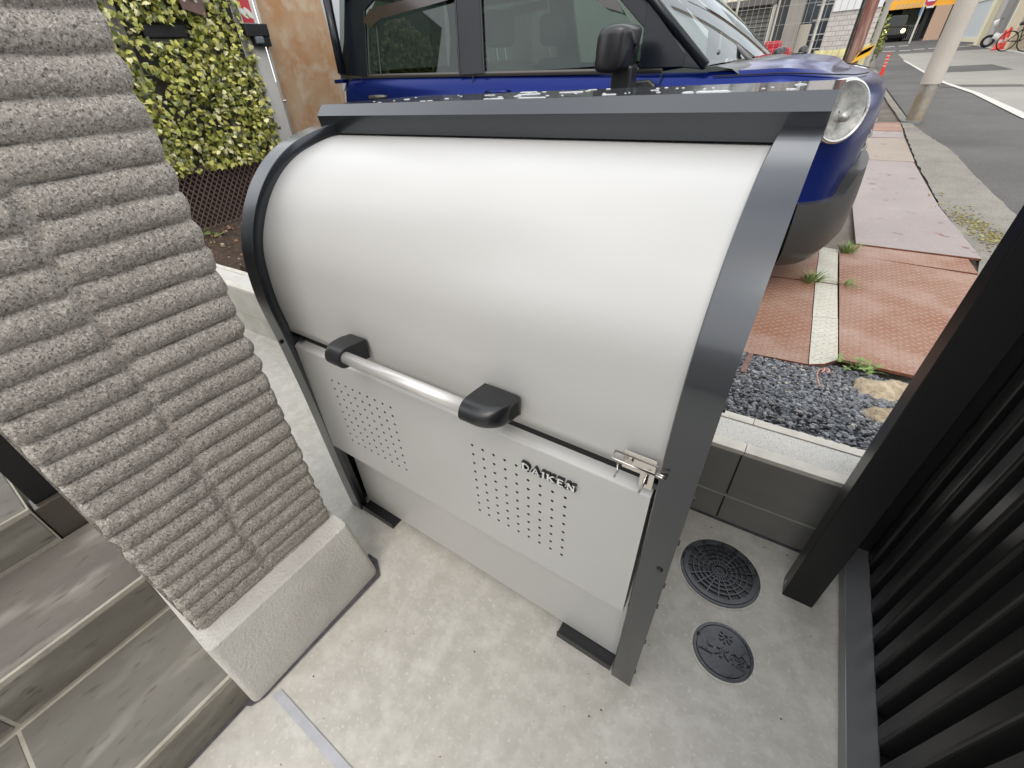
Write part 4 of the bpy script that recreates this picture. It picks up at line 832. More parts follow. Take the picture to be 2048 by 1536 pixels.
# greenhouse
def panel(name, pts, m, side, out=0, th=.02, par=None, bevel=.004):
    P_ = [sidept(x, CG + z, side, out) for x, z in pts]; b = MB(); b.prism(P_, (0, side * th, 0)); return b.build(name, m, par or t, bevel=bevel)
for side in (1, -1):
    panel('side_pillar', [(-.60, 1.060), (-.60, 1.085), (-1.40, 1.70), (-1.47, 1.68), (-1.50, 1.60), (-1.35, 1.545), (-1.24, 1.50), (-.80, 1.135), (-.80, 1.085)], m_cblack, side)
    panel('side_pillar', [(-1.88, 1.10), (-1.95, 1.56), (-2.14, 1.56), (-2.08, 1.10)], m_cblack, side, out=-.002)
    panel('side_pillar', [(-2.93, 1.13), (-2.93, 1.50), (-2.80, 1.56), (-2.80, 1.66), (-3.12, 1.64), (-3.17, 1.35), (-3.25, 1.15)], m_cblack, side, out=-.001)
    panel('roof_rail', [(-1.40, 1.535), (-1.36, 1.66), (-3.1, 1.68), (-3.12, 1.545)], m_cblack, side, out=-.004)
    panel('side_window', [(-.83, 1.10), (-.86, 1.135), (-1.27, 1.535), (-1.94, 1.545), (-1.88, 1.10)], m_glass, side, out=-.012, th=.003, bevel=0)
    panel('side_window', [(-2.08, 1.11), (-2.14, 1.555), (-2.82, 1.55), (-2.92, 1.45), (-2.93, 1.13)], m_priv, side, out=-.012, th=.003, bevel=0)
    # window frames
    b = MB(); b.tube([sidept(x, CG + z, side, .001) for x, z in refine([(-2.91, 1.14), (-2.90, 1.40), (-2.86, 1.47)], 5)], .006, 6); b.build('window_frame', m_blackpl, t); b = MB(); b.tube([sidept(-2.80, CG + 1.13, side, -.008), sidept(-2.83, CG + 1.50, side, -.008)], .005, 6); b.build('window_frame', m_blackpl, t); b = MB(); b.tube([sidept(-1.885, CG + 1.10, side, .0), sidept(-1.945, CG + 1.55, side, .0)], .006, 6); b.build('window_frame', m_blackpl, t); b = MB(); b.tube([sidept(-2.075, CG + 1.10, side, .0), sidept(-2.13, CG + 1.55, side, .0)], .005, 6); b.build('window_frame', m_blackpl, t)
    panel('mirror_sail', [(-.70, 1.075), (-.70, 1.13), (-.93, 1.35), (-.92, 1.08)], m_cblack, side, out=.001, th=.01)
    # rain visors
    for vv in ([(-2.93, 1.44), (-2.86, 1.50), (-2.16, 1.53), (-2.16, 1.475), (-2.75, 1.44), (-2.86, 1.40)], [(-1.92, 1.50), (-1.92, 1.555), (-1.34, 1.555), (-1.10, 1.38), (-1.04, 1.31), (-1.14, 1.34), (-1.38, 1.49)]):
        panel('rain_visor', vv, mat('visor_brown', (.028, .020, .017), rough=.15, coat=.5), side, out=.016, th=.004, bevel=0)
    # door mirror (near side)
    if side == -1: continue
    M0 = Vector((-.955, CYC - side * .90, CG + 1.165)); b = MB(); rows = []
    for j in range(15):
        u = j / 14 * math.pi; s_ = max(.001, math.sin(u)) ** .28; d = -math.cos(u)
        rows.append([M0 + Vector((d * .075 + .012 * (math.sin(a)), side * -1 * s_ * .118 * (abs(math.cos(a)) ** .3) * (1 if math.cos(a) > 0 else -1), s_ * .090 * (abs(math.sin(a)) ** .35) * (1 if math.sin(a) > 0 else -1))) for a in [6.28318 * k / 32 for k in range(32)]])
    b.grid(rows, close=True); H_ = b.build('door_mirror', m_blackpl, t, smooth=True)
    b = MB(); b.box((-.985, CYC - side * .84 - .05, CG + .955), (-.885, CYC - side * .84 + .05, CG + 1.10)); b.box((-.97, CYC - side * .80 - .06, CG + .955), (-.84, CYC - side * .80 + .06, CG + 1.01)); b.build('mirror_stem', m_blackpl, H_, bevel=.012)
    b = MB(); b.prism([sidept(x, CG + z, side, .004) for x, z in [(-.98, .93), (-.95, 1.03), (-.84, 1.035), (-.80, 1.01), (-.86, .94)]], (0, -side * .035, 0)); b.build('mirror_foot', m_blackpl, H_, bevel=.01)
# roof and rear
b = MB(); rows = []
for j in range(13):
    v = j / 12 * 2 - 1; yy = CYC + v * .60
    rows.append([(-1.32 - .05 * abs(v) ** 2 * (1 if k == 0 else .6) - 1.85 * k / 10, yy, CG + 1.665 + .045 * (1 - v * v) + .012 * math.sin(k / 10 * math.pi)) for k in range(11)])
b.grid(rows); b.build('roof', m_cblack, t, smooth=True)
b = MB(); rows = [[(-3.17 - .10 * (1 - q / 5) * 1.0, CYC + v * (.66 - .09 * q / 5), CG + 1.12 + .55 * q / 5) for q in range(6)] for v in [-1, -.5, 0, .5, 1]]
b.grid(rows); b.build('tailgate_window', m_priv, t, smooth=True)
b = MB(); b.box((-3.30, CYC - .70, CG + 1.10), (-3.2, CYC + .70, CG + 1.125)); b.build('tailgate_ledge', m_blue, t, bevel=.006)
b = MB(); b.box((-3.27, CYC - .65, CG + 1.60), (-3.05, CYC + .65, CG + 1.66)); b.build('roof_spoiler', m_cblack, t, bevel=.01)
for side in (1, -1):
    b = MB(); rows = [[Vector(pos(i, k, side)) + Vector((-.004, -side * .004, 0)) for k in range(5, 9)] for i in range(6, 14)]; b.grid(rows); b.build('tail_light', mat('tail_red', (.35, .30, .28), rough=.15, coat=1), t, smooth=True)
    b = MB(); b.tube([(-3.15, CYC - side * .73, CG + 1.16), (-3.20, CYC - side * .68, CG + 1.62)], .03, 10); b.build('rear_pillar', m_cblack, t, smooth=True)
# windscreen
WB = lambda v: Vector((-.60 + .17 * (1 - v * v), CYC + v * .685, CG + 1.075 + .02 * (1 - v * v)))
WT = lambda v: Vector((-1.36 + .08 * (1 - v * v), CYC + v * .585, CG + 1.675 + .03 * (1 - v * v)))
b = MB(); b.grid([[WB(v).lerp(WT(v), q / 10) + Vector((.02 * math.sin(q / 10 * math.pi), 0, .02 * math.sin(q / 10 * math.pi))) for q in range(11)] for v in [(-1 + k / 10) for k in range(21)]]); b.build('windscreen', m_wind, t, smooth=True)
for v in (-1, 1):
    b = MB(); b.tube([WB(v) + Vector((.0, 0, .0)), WB(v).lerp(WT(v), .5) + Vector((.02, 0, .02)), WT(v)], [.022, .022, .022], 10); b.build('a_pillar', m_cblack, t, smooth=True)
b = MB(); rows = [[WB(v) + Vector((.0, 0, -.006)), WB(v) + Vector((.05, 0, -.004)), WB(v) + Vector((.12, 0, -.018)), WB(v) + Vector((.17, 0, -.05))] for v in [(-1 + k / 10) for k in range(21)]]; b.grid(rows); b.build('cowl', m_blackpl, t, smooth=True)
b = MB(); b.box((-1.0, CYC - .66, CG + .98), (-.50, CYC + .66, CG + 1.045)); b.build('dashboard', m_seat, t, bevel=.02)
b = MB(); b.tube([(-.44, CYC - .42, CG + 1.07), (-.50, CYC - .40, CG + 1.115), (-.64, CYC - .22, CG + 1.20)], [.012, .010, .006], 8); b.tube([(-.58, CYC - .55, CG + 1.12), (-.66, CYC - .20, CG + 1.20), (-.62, CYC + .1, CG + 1.165)], .007, 6); b.build('wiper', mat('wiper_grey', (.10, .10, .10), rough=.4), t, smooth=True)
for cx2, cy2 in ((-.40, .10), (-.30, .32), (-.43, .55)):
    b = MB(); b.grid([[(cx2 + rr * .024 * math.cos(a), CYC + cy2 + rr * .034 * math.sin(a), CG + 1.088 + hh * .8) for a in [6.283 * k / 16 for k in range(16)]] for rr, hh in [(1, 0), (.95, .02), (.7, .034), (.3, .04), (.01, .041)]], close=True); b.build('washer_cap', m_blackpl, t, smooth=True)
# seats
def seat(x, y, w_, hgt, head=True):
    b = MB(); b.box((x - .06, y - w_ / 2, CG + .5), (x + .10, y + w_ / 2, CG + hgt)); b.build('seat_back', m_seat, t, bevel=.05, seg=4)
    if head:
        b = MB(); b.box((x - .10, y - .13, CG + hgt + .07), (x + .01, y + .13, CG + hgt + .26)); H_ = b.build('headrest', m_seat, t, bevel=.045, seg=4)
        b = MB(); b.tube([(x - .03, y - .05, CG + hgt - .03), (x - .05, y - .05, CG + hgt + .10)], .006, 8); b.tube([(x - .03, y + .05, CG + hgt - .03), (x - .05, y + .05, CG + hgt + .10)], .006, 8); b.build('headrest_post', m_chrome, H_)
for yy in (-.36, .36): seat(-1.93, CYC + yy, .48, 1.16)
seat(-2.92, CYC, 1.2, 1.16, False)
b = MB(); b.box((-3.2, CYC - .66, CG + .3), (-.6, CYC + .66, CG + .5)); b.build('cabin_floor', m_void, t)
b = MB(); b.box((-.62, CYC - .6, CG + .25), (-.1, CYC + .6, CG + .9)); b.build('engine_bay', m_void, t)
# wheels
for wx in (-.455, -2.86):
    for side in (1, -1):
        yc = CYC - side * .66; b = MB()
        b.grid([[(wx + math.cos(a) * r_, yc - side * d, CG + .30 + math.sin(a) * r_) for a in [6.28318 * k / 40 for k in range(40)]] for r_, d in [(.20, .07), (.27, .075), (.292, .06), (.297, .03), (.297, -.05), (.28, -.07), (.20, -.07)]], close=True)
        W_ = b.build('wheel', m_rubber, t, smooth=True)
        b = MB(); b.grid([[(wx + math.cos(a) * r_, yc - side * d, CG + .30 + math.sin(a) * r_) for a in [6.28318 * k / 40 for k in range(40)]] for r_, d in [(.20, .07), (.19, .055), (.17, .05), (.06, .06), (.01, .07)]], close=True); b.build('rim', m_alu, W_, smooth=True)
        b = MB(); b.tube([(wx + math.cos(a) * .335, CYC - side * .738, CG + .30 + math.sin(a) * .335) for a in [R(-15 + 210 * k / 24) for k in range(25)]], .016, 8); b.build('arch_trim', m_cgrey, t, smooth=True)
        b = MB(); b.prism([(wx + math.cos(a) * .33, CYC - side * .7435, CG + .30 + math.sin(a) * .33) for a in [R(-25 + 230 * k / 24) for k in range(25)]], (0, side * .02, 0)); b.build('wheel_well', m_void, t)
# ------------------------------------------------------------------ street side: pole, wire fence, buildings
def cyl(b, x, y, z0, z1, r_, n=20, r2=None, m=0): b.tube([(x, y, z0), (x, y, z1)], [r_, r2 or r_], n, m)
zp = zr(9.7)
t = thing('street_pole', (.93, 9.75, zp), 'thick beige street pole with a dented metal foot at the road edge', 'pole')
b = MB(); cyl(b, .905, 9.75, zp + .50, 7.5, .118, 32); b.build('pole_sleeve', mat('beige_pole', (.42, .385, .34), (.36, .33, .29), rough=.55, scale=2), t, auto=40)
b = MB(); cyl(b, .905, 9.75, zp + .02, zp + .52, .098, 28); b.build('metal_foot', mat('pole_foot', (.32, .31, .28), (.26, .19, .10), rough=.35, metal=.6, scale=3, bump=.5, bscale=4, bdist=.03), t, auto=40)
b = MB(); cyl(b, .88, 9.72, zp, zp + .05, .115, 20); b.build('foot_collar', mat('collar_grey', (.16, .17, .17), rough=.6), t, auto=40)
t = thing('delineator_post', (.50, 15.5, zr(15.5)), 'slim red flexible road post with pale bands at the road edge', 'road post')
zb2 = zr(17); b = MB(); cyl(b, .52, 17, zb2, zb2 + .36, .045, 16, .040); b.build('post_body', mat('post_red', (.72, .045, .03), rough=.4), t, auto=40)
for k in range(4):
    b = MB(); cyl(b, .52, 17, zb2 + .36 + k * .07, zb2 + .395 + k * .07, .033, 14); b.build('pale_band', mat('band_pale', (.62, .42, .38), rough=.4), t, auto=40)
    b = MB(); cyl(b, .52, 17, zb2 + .395 + k * .07, zb2 + .43 + k * .07, .037, 14); b.build('red_band', bpy.data.materials['post_red'], t, auto=40)
t = thing('rusty_post', (-.12, 9.0, .15), 'rust-brown steel post at the end of the wire fence', 'post')
b = MB(); cyl(b, -.115, 9.0, .1, 4.5, .078, 16); b.build('post_pipe', mat('rusty_pipe', (.16, .055, .04), (.27, .19, .15), rough=.6, scale=5, stretch=(4, 4, .4), lo=.42, hi=.6), t, auto=40)
b = MB(); b.box((-.225, 8.95, .1), (-.195, 9.0, 4.5)); b.build('dark_channel', m_void, t)
b = MB(); b.prism([(-.10, 8.90, 1.02), (.05, 8.90, 1.10), (.085, 8.90, 1.16), (.04, 8.90, 1.14), (-.06, 8.90, 1.09)], (0, .01, 0)); b.prism([(-.115, 8.90, .97), (.06, 8.90, 1.05), (.09, 8.90, 1.17), (-.02, 8.90, 1.14)], (0, .012, 0)); 
b.build('yellow_guard', mat('guard_yellow', (.70, .40, .02), rough=.5), t)
t = thing('grey_utility_pole', (.07, 10, .15), 'slim weathered grey concrete pole just right of the rusty post', 'pole')
b = MB(); cyl(b, .072, 10, .15, 6, .036, 14); b.build('pole_shaft', mat('grey_conc_pole', (.36, .345, .31), (.30, .29, .26), rough=.8, scale=4), t, auto=40)
t = thing('concrete_block', (.15, 9.6, .15), 'white concrete kerb block below the grey pole', 'block')
b = MB(); b.box((-.25, 9.6, .1), (.34, 13.5, .60)); b.build('block_body', m_kstrip, t, bevel=.02)
t = thing('wire_fence', (-1.8, 9.0, .2), 'tall pale wire mesh fence behind the parked car', 'wire fence')
b = MB(); WM = 9.05
x = -4.2
while x < -.12: b.add([(x - .003, WM, .3), (x + .003, WM, .3), (x + .003, WM, 2.6), (x - .003, WM, 2.6)], [(0, 1, 2, 3)]); b.add([(x, WM - .0022, .3), (x, WM + .0022, .3), (x, WM + .0022, 2.6), (x, WM - .0022, 2.6)], [(0, 1, 2, 3)]); x += .0765
z = .42
while z < 2.6: b.tube([(-4.2, WM, z), (-.12, WM, z)], .0032, 4, cap=False); z += .21
b.build('welded_mesh', mat('mesh_grey', (.30, .30, .28), rough=.6), t, fixn=False)
for x in (-3.6, -1.75, -.66, .0):
    if x < -.1: b = MB(); cyl(b, x, WM + .03, .2, 2.6, .017, 10); b.build('fence_stake', mat('stake_pale', (.50, .48, .42), rough=.6), t, auto=40)
t = thing('red_water_barrier', (-1.16, 9.5, .2), 'red plastic tank barrier with a raised filler cap behind the wire fence', 'barrier')
mr_ = mat('barrier_red', (.42, .012, .025), rough=.45)
b = MB(); b.prism([(-1.50, 9.45, .2), (-1.43, 9.45, 1.14), (-1.38, 9.45, 1.20), (-.98, 9.45, 1.20), (-.94, 9.45, 1.14), (-.94, 9.45, .2)], (0, .25, 0)); b.build('tank', mr_, t, bevel=.02)
b = MB(); b.box((-1.33, 9.5, 1.19), (-1.10, 9.65, 1.29)); b.build('filler_cap', mr_, t, bevel=.02)
t = thing('shutter_building', (-2.5, 14, .2), 'building with dark roller shutter, bare concrete column and pale tiled wall', 'building')
m_sh = mat('shutter_dark', (.075, .077, .07), (.06, .06, .056), rough=.6, scale=3)
b = MB(); YB = 14.0
for k in range(26): b.add([(-7, YB, .1 + k * .078), (-1.95, YB, .1 + k * .078), (-1.95, YB + .02, .1 + k * .078 + .06), (-7, YB + .02, .1 + k * .078 + .06), (-1.95, YB, .1 + (k + 1) * .078), (-7, YB, .1 + (k + 1) * .078)], [(0, 1, 2, 3), (3, 2, 4, 5)])
b.build('roller_shutter', m_sh, t)
b = MB(); b.box((-7, YB - .15, 1.96), (-1.9, YB + .1, 2.08)); b.build('shutter_lintel', mat('lintel', (.09, .085, .08), rough=.6), t)
b = MB()
for k in range(40): b.box((-7 + k * .13, YB - .1, 2.08), (-7 + k * .13 + .122, YB, 4.5))
b.box((-7, YB - .08, 2.08), (-1.9, YB + .2, 4.5)); b.build('cream_siding', mat('siding_cream', (.62, .58, .44), rough=.6), t)
b = MB(); b.box((-1.62, YB - .25, .1), (-1.33, YB + .2, 5)); b.build('concrete_column', mat('column_conc', (.25, .235, .21), (.20, .19, .17), rough=.85, scale=3), t)
b = MB(); b.box((-1.9, YB - .02, .1), (-1.62, YB + .2, 5)); b.build('dark_recess', mat('recess', (.05, .055, .055), rough=.7), t)
for xx in (-1.94, -1.84): b = MB(); cyl(b, xx, YB - .1, .9 if xx < -1.9 else .9, 5, .018, 10); b.build('drain_pipe', mat('pipe_pale', (.45, .44, .38), rough=.5), t, auto=40)
b = MB(); b.box((-1.33, YB - .12, 1.05), (-1.12, YB, 1.55)); b.build('meter_box', mat('meter_beige', (.35, .32, .27), rough=.6), t, bevel=.01)
b = MB(); b.box((-1.35, YB, .9), (-.84, YB + .1, 3)); b.build('dark_window', mat('window_dark', (.02, .03, .04), rough=.15), t)
for zz in (1.1, 1.35, 1.6, 1.85): b = MB(); b.box((-1.13, YB - .03, zz), (-.84, YB, zz + .02)); b.build('window_bar', mat('bar_grey', (.3, .32, .32), rough=.5), t)
b = MB(); b.box((-1.2, YB - .3, .3), (-.86, YB - .05, .98)); b.build('meter_cabinet', mat('cabinet_cream', (.48, .45, .37), rough=.6), t, bevel=.01)
b = MB(); b.box((-.835, YB - .06, .1), (.02, YB + .1, 1.72)); 
def courses(m, N, L, bb, tc):
    br = N.new('ShaderNodeTexBrick'); br.inputs['Scale'].default_value = 1; br.inputs['Brick Width'].default_value = .22; br.inputs['Row Height'].default_value = .085; br.inputs['Mortar Size'].default_value = .008
    br.inputs['Color1'].default_value = (.47, .44, .42, 1); br.inputs['Color2'].default_value = (.43, .405, .385, 1); br.inputs['Mortar'].default_value = (.27, .25, .235, 1)
    mp = N.new('ShaderNodeMapping'); mp.inputs['Rotation'].default_value = (R(90), 0, 0); L.new(tc.outputs['Object'], mp.inputs[0]); L.new(mp.outputs[0], br.inputs[0]); L.new(br.outputs[0], bb.inputs['Base Color'])
b.build('tiled_wall', mat('pale_tile_wall', (.45, .42, .4), rough=.6, extra=courses), t)
b = MB(); b.box((-.82, YB - .10, 1.72), (.02, YB + .1, 5)); b.build('upper_panel', mat('upper_white', (.58, .59, .60), rough=.6), t)
b = MB(); rows = [[(-.90 + .95 * k / 16, YB - .35 - .03 * math.sin(k * 1.9 + j), .1 + (.98 + .07 * (k / 16) ** 2 - .02 * math.sin(k / 16 * 3.1)) * j / 6 - .1 * 0) for k in range(17)] for j in range(7)]
t3 = thing('yellow_tarp', (-.4, 13.6, .2), 'pale yellow tarp spread along the foot of the tiled wall', 'tarp')
b = MB(); b.grid(rows); b.build('tarp_sheet', mat('tarp_yellow', (.50, .45, .20), (.38, .35, .2), rough=.6, scale=3), t3, smooth=True, solid=.004)
E = t
# right-hand row of buildings
def fxr(y): return 4.22 + (51 - y) * .0395
t = thing('right_row_building', (5, 40, .5), 'row of beige columns and grey shutters along the right side of the street', 'building')
def rbox(name, y0, y1, d0, d1, z0, z1, m, bev=0):
    b = MB(); b.add([(fxr(y0) + d0, y0, z0), (fxr(y1) + d0, y1, z0), (fxr(y1) + d1, y1, z0), (fxr(y0) + d1, y0, z0), (fxr(y0) + d0, y0, z1), (fxr(y1) + d0, y1, z1), (fxr(y1) + d1, y1, z1), (fxr(y0) + d1, y0, z1)], [(3, 2, 1, 0), (4, 5, 6, 7), (0, 1, 5, 4), (1, 2, 6, 5), (2, 3, 7, 6), (3, 0, 4, 7)]); return b.build(name, m, t, bevel=bev)
m_cream = mat('cream_column', (.62, .57, .40), rough=.7); m_beige = mat('beige_column', (.48, .40, .28), (.52, .45, .32), rough=.7, scale=2); m_shg = mat('shutter_grey2', (.20, .205, .19), rough=.6); m_shp = mat('shutter_pale', (.46, .49, .49), rough=.6)
zg = .3
rbox('pale_shutter', 52, 39.2, .35, .6, zg, 8, m_shp); rbox('shutter_sill', 52, 39.2, .28, .36, .62, .82, m_cream); rbox('shutter_head', 52, 39.2, .28, .36, 2.5, 2.62, m_kstrip)
rbox('cream_column', 39.2, 38.4, .0, .5, zg, 8, m_cream); rbox('side_panel', 38.4, 37.2, .22, .5, zg, 8, mat('pinkish_grey', (.36, .34, .32), rough=.6))
rbox('grey_shutter', 37.2, 33.6, .5, .6, zg, 8, m_shg); rbox('shutter_joint', 35.6, 35.5, .46, .5, zg, 8, m_void); rbox('dark_gap', 33.6, 33.3, .4, .6, zg, 8, m_void)
rbox('beige_column', 33.3, 31.6, -.05, .5, zg, 8, m_beige); rbox('column_edge', 33.5, 33.3, -.06, .4, zg, 8, m_cream)
rbox('deep_recess', 31.6, 27.8, 1.6, 1.8, zg, 8, mat('recess_brown', (.26, .23, .19), rough=.7)); rbox('beige_column', 27.8, 26.2, -.05, .5, zg, 8, m_beige); rbox('grey_shutter', 26.2, 14, .5, .6, zg, 8, m_shg)
rbox('upper_floors', 52, 14, .5, 3, 4.0, 9, m_cream)
b = MB(); b.add([(fxr(40) - .2, 40, zr(40) + .03), (fxr(14) - .15, 14, zr(14) + .03), (fxr(14) + 3, 14, zr(14) + .03), (fxr(40) + 3, 40, zr(40) + .03)], [(0, 1, 2, 3)]); tag(b.build('pavement', mat('pavement_tan', (.34, .30, .21), (.28, .25, .19), rough=.9, scale=3)), kind='structure')
def cone(x, y, s_, label):
    z = zr(y) + .03; t = thing('traffic_cone', (x, y, z), label, 'traffic cone', 'traffic cones in front of the columns')
    b = MB(); b.tube([(x, y, z + .03), (x, y, z + .70 * s_)], [.16 * s_, .035 * s_], 16); b.build('cone_body', bpy.data.materials['post_red'], t, auto=40)
    b = MB(); b.tube([(x, y, z + .25 * s_), (x, y, z + .36 * s_)], [.125 * s_, .105 * s_], 16); b.build('pale_band', bpy.data.materials['band_pale'], t, auto=40)
    b = MB(); b.box((x - .19 * s_, y - .19 * s_, z), (x + .19 * s_, y + .19 * s_, z + .03)); b.build('cone_base', bpy.data.materials['post_red'], t)
cone(4.60, 31.5, .95, 'nearer red traffic cone at the foot of the beige column'); cone(4.85, 32.4, 1.05, 'farther red traffic cone leaning by the beige column')
def torus(b, c, r_, rr, ax, n=26, m=0):
    ax = Vector(ax).normalized(); u = ax.orthogonal().normalized(); v = ax.cross(u); c = Vector(c)
    b.tube([c + (u * math.cos(6.28318 * k / n) + v * math.sin(6.28318 * k / n)) * r_ for k in range(n + 1)], rr, 6, m, cap=False)
def bicycle(x, y, label, ang=0):
    z = zr(y) + .03; t = thing('bicycle', (x, y, z), label, 'bicycle'); d = Vector((math.cos(ang), math.sin(ang), 0)); ax = Vector((-d.y, d.x, 0)); o_ = Vector((x, y, z)); P_ = lambda a, h_: o_ + d * a + Vector((0, 0, h_))
    for a in (-.52, .52):
        b = MB(); torus(b, P_(a, .33), .31, .02, ax); W_ = b.build('wheel', m_rubber, t, smooth=True)
        b = MB()
        for k in range(8): b.tube([P_(a, .33), P_(a, .33) + (d * math.cos(k * .785) + Vector((0, 0, math.sin(k * .785)))) * .30], .003, 4)
        b.build('spokes', m_steel, W_)
    b = MB()
    for p, q in [((-.52, .33), (-.12, .30)), ((-.12, .30), (-.22, .80)), ((-.52, .33), (-.20, .68)), ((-.12, .30), (.36, .70)), ((-.20, .62), (.36, .78)), ((.52, .33), (.34, .95))]: b.tube([P_(*p), P_(*q)], .016, 8)
    b.build('frame', m_cblack, t, smooth=True)
    b = MB(); b.tube([P_(.34, .95), P_(.32, 1.05)], .014, 8); b.tube([P_(.26, 1.05) - ax * .27, P_(.34, 1.05), P_(.26, 1.05) + ax * .27], .013, 8); b.build('handlebar', m_alu, t, smooth=True)
    b = MB(); b.tube([P_(-.36, .86), P_(-.22, .87), P_(-.08, .86)], [.07, .06, .025], 10); b.build('saddle', m_blackpl, t, smooth=True)
    b = MB(); c = P_(.56, .80); b.box((c.x - .17, c.y - .14, c.z - .1), (c.x + .17, c.y + .14, c.z + .12)); b.build('basket', m_fence, t)
bicycle(5.0, 29.8, 'black bicycle with a front basket parked beside the red cones', .35)
bicycle(5.45, 28.6, 'second dark bicycle parked at the right edge of the street', .2)
t = thing('scooter', (4.55, 34.3, zr(34)), 'white and black scooter half hidden behind the beige column', 'scooter'); sx, sy, sz = 5.2, 34.5, zr(34.3) + .03
b = MB(); b.tube([(sx - .55, sy, sz + .75), (sx - .62, sy, sz + .95), (sx - .50, sy, sz + 1.0)], [.10, .12, .06], 12); b.tube([(sx - .5, sy, sz + .45), (sx - .3, sy, sz + .35), (sx + .2, sy, sz + .45), (sx + .55, sy, sz + .62)], [.12, .14, .17, .10], 12); b.build('fairing', mat('scooter_white', (.7, .7, .68), rough=.3), t, smooth=True)
for a in (-.62, .45): b = MB(); torus(b, (sx + a, sy, sz + .24), .19, .055, (0, 1, 0)); b.build('wheel', m_rubber, t, smooth=True)
b = MB(); b.tube([(sx - .05, sy, sz + .76), (sx + .25, sy, sz + .78), (sx + .5, sy, sz + .76)], [.09, .11, .07], 10); b.build('seat', m_blackpl, t, smooth=True)
b = MB(); b.tube([(sx - .5, sy - .3, sz + 1.04), (sx - .55, sy, sz + 1.02), (sx - .5, sy + .3, sz + 1.04)], .02, 8); b.build('handlebar', m_blackpl, t)
# garage at the end of the street
GY = 55; zg = zr(GY) 
t = thing('garage_building', (2.5, GY, zg), 'garage building at the street end with a yellow striped beam over a dark opening', 'building')
m_or = mat('garage_yellow', (.80, .38, .03), rough=.5)
b = MB(); b.box((-.4, GY, 2.80), (4.6, GY + .3, 3.35)); b.build('yellow_beam', m_or, t)
b = MB()
for k in range(6): x = .95 + k * .26; b.prism([(x, GY - .01, 2.82), (x + .10, GY - .01, 2.82), (x + .24, GY - .01, 3.10), (x + .14, GY - .01, 3.10)], (0, .008, 0))
b.build('beam_stripes', mat('stripe_grey', (.40, .36, .28), rough=.6), t)
b = MB(); b.box((-.4, GY + .1, 3.35), (6, GY + .4, 9)); b.box((-8, GY, 0), (.35, GY + .4, 9)); b.build('garage_wall', mat('garage_grey', (.34, .31, .29), rough=.8), t)
b = MB(); b.box((3.45, GY - .2, .4), (4.35, GY + .3, 2.8)); b.build('tan_pillar', mat('tan_pillar', (.50, .34, .24), rough=.7), t)
b = MB(); b.box((-2, GY + 8, 0), (7, GY + 8.2, 4)); b.box((3.0, GY + .4, .3), (3.2, GY + 8, 3.2)); b.box((-.4, GY + .4, 3.0), (5, GY + 8, 3.2)); b.build('dark_interior', mat('garage_dark', (.03, .03, .032), rough=.9), t)
for k in range(7): b = MB(); b.box((2.25 + k * .12, GY + 2.5, .8), (2.28 + k * .12, GY + 2.53, 1.8)); b.build('gate_bar', m_alu, t)
b = MB(); b.box((1.7, GY + 7, 1.7), (3.0, GY + 7.1, 2.9)); b.build('pale_wall', mat('pale_wall', (.55, .58, .45), rough=.8), t)  # pale slab towards the back of the garage
t = thing('dark_suv', (1.5, 58, zr(58)), 'black off-road car with lit headlights facing out of the garage', 'car'); zs = zr(57) + .0
m_dk = mat('suv_black', (.02, .022, .024), rough=.2, coat=.8)
b = MB(); b.prism([(.62, 57, zs + .35), (.62, 57, zs + .98), (.75, 57, zs + 1.05), (.85, 57, zs + 1.72), (1.0, 57, zs + 1.82), (1.95, 57, zs + 1.82), (2.1, 57, zs + 1.72), (2.2, 57, zs + 1.05), (2.33, 57, zs + .98), (2.33, 57, zs + .35)], (0, 4, 0)); b.build('body', m_dk, t, bevel=.06)
b = MB(); b.box((.66, 56.7, zs + .4), (2.29, 57.2, zs + 1.02)); b.build('nose', m_dk, t, bevel=.06)
b = MB(); b.box((.90, 56.98, zs + 1.12), (2.05, 57.0, zs + 1.66)); b.build('windscreen', mat('suv_glass', (.05, .075, .07), rough=.05), t)
b = MB(); b.box((.62, 56.66, zs + 1.0), (2.3, 56.8, zs + 1.07)); b.build('hood_edge', mat('suv_brown', (.14, .12, .06), rough=.3), t)
for x in (.85, 2.05): b = MB(); b.tube([(x, 56.62, zs + .72), (x, 56.72, zs + .72)], .15, 18); b.build('headlight', emis('lit_lamp', (1, .85, .35), 2.2), t)
b = MB(); b.box((.55, 56.6, zs + .28), (2.4, 56.8, zs + .5)); b.build('bumper', m_void, t, bevel=.02)
for x in (.8, 2.1): b = MB(); b.tube([(x - .12, 57.4, zs + .36), (x + .12, 57.4, zs + .36)], .36, 20); b.build('wheel', m_rubber, t)
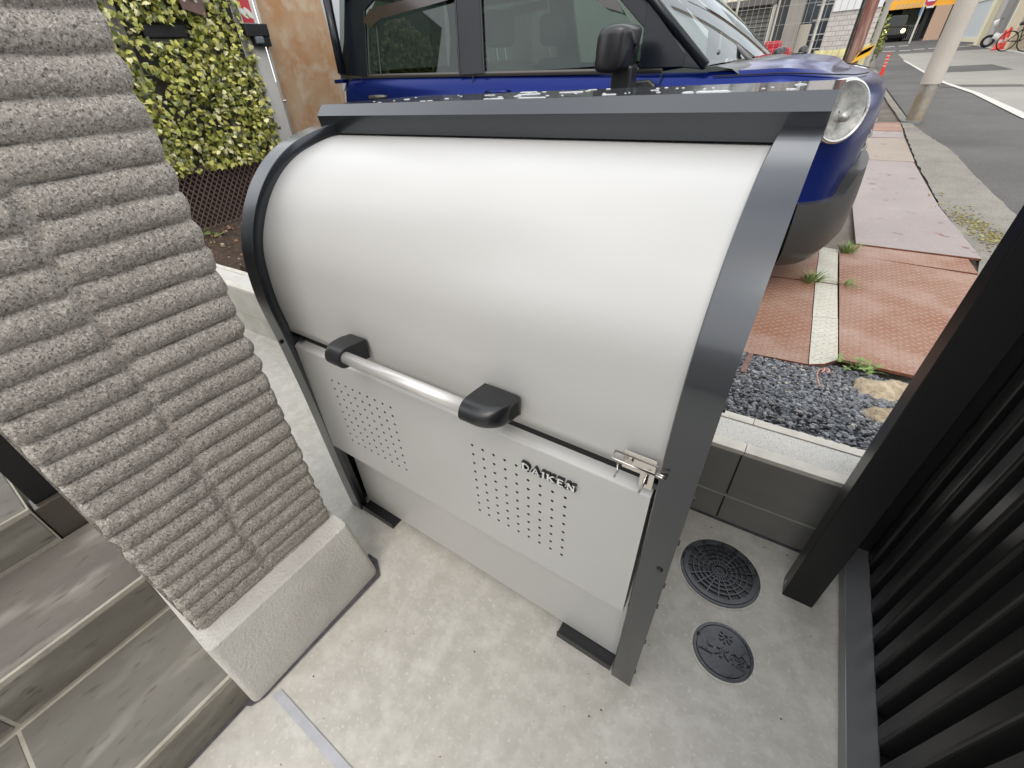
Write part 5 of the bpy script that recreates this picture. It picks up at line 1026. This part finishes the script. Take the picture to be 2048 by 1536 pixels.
t = thing('sign_pole', (2.3, 50, zr(50)), 'slim pale pole with red and white round sign and blue sign by the garage', 'road sign')
b = MB(); cyl(b, 2.45, 50, zr(50), 4, .06, 10); b.build('pole', m_kstrip, t, auto=40)
b = MB(); b.disc((2.72, 49.9, 2.98), .30, 24, up=(0, -1, 0)); b.build('red_sign', mat('sign_red', (.50, .03, .08), rough=.4), t)
b = MB(); b.box((2.52, 49.88, 2.93), (2.92, 49.89, 3.03)); b.build('white_bar', m_white, t); b = MB(); b.box((2.6, 49.9, 2.58), (2.98, 49.92, 2.68)); b.build('white_plate', m_white, t)
b = MB(); b.box((2.33, 49.9, 2.2), (2.43, 49.92, 2.66)); b.build('blue_plate', mat('sign_blue', (.10, .22, .42), rough=.4), t)
# green shrubs behind the grey pole
for (x, y, z, s_, lab) in ((.0, 24, .9, .5, 'dark green shrub behind the grey pole'), (-.4, 38, 1.4, 1.2, 'dark green tree mass left of the garage opening')):
    t = thing('shrub', (x, y, zr(y)), lab, 'shrub'); b = MB()
    for i in range(700):
        d = Vector((rnd.gauss(0, 1), rnd.gauss(0, 1), rnd.gauss(0, 1))).normalized() * s_ * rnd.random() ** .4; c = Vector((x, y, z)) + d; c.z = max(c.z, zr(y) + .05); u = Vector((rnd.gauss(0, 1), rnd.gauss(0, 1), rnd.gauss(0, 1))).normalized(); v = u.orthogonal().normalized(); q = s_ * .11
        b.add([c - u * q, c + v * q * .6, c + u * q, c - v * q * .6], [(0, 1, 2, 3)], rnd.choice([0, 1]))
    b.build('leaves', [m_leaf[3], m_leaf[1]], t, fixn=False); b = MB(); cyl(b, x, y, zr(y), z, .03, 8); b.build('trunk', m_cgrey, t)
# unseen stand-in for the house behind, added and lowered to light the box
t = thing('unseen_light_wall', (0, -4, 0), 'unseen pale wall behind the camera, added to shape light on the storage box', 'wall')
b = MB(); b.box((-5, -4.6, 0), (2.6, -4.0, 2.3)); b.build('wall_body', mat('light_wall_pale', (.55, .54, .51), (.48, .47, .45), rough=.7, scale=2), t)
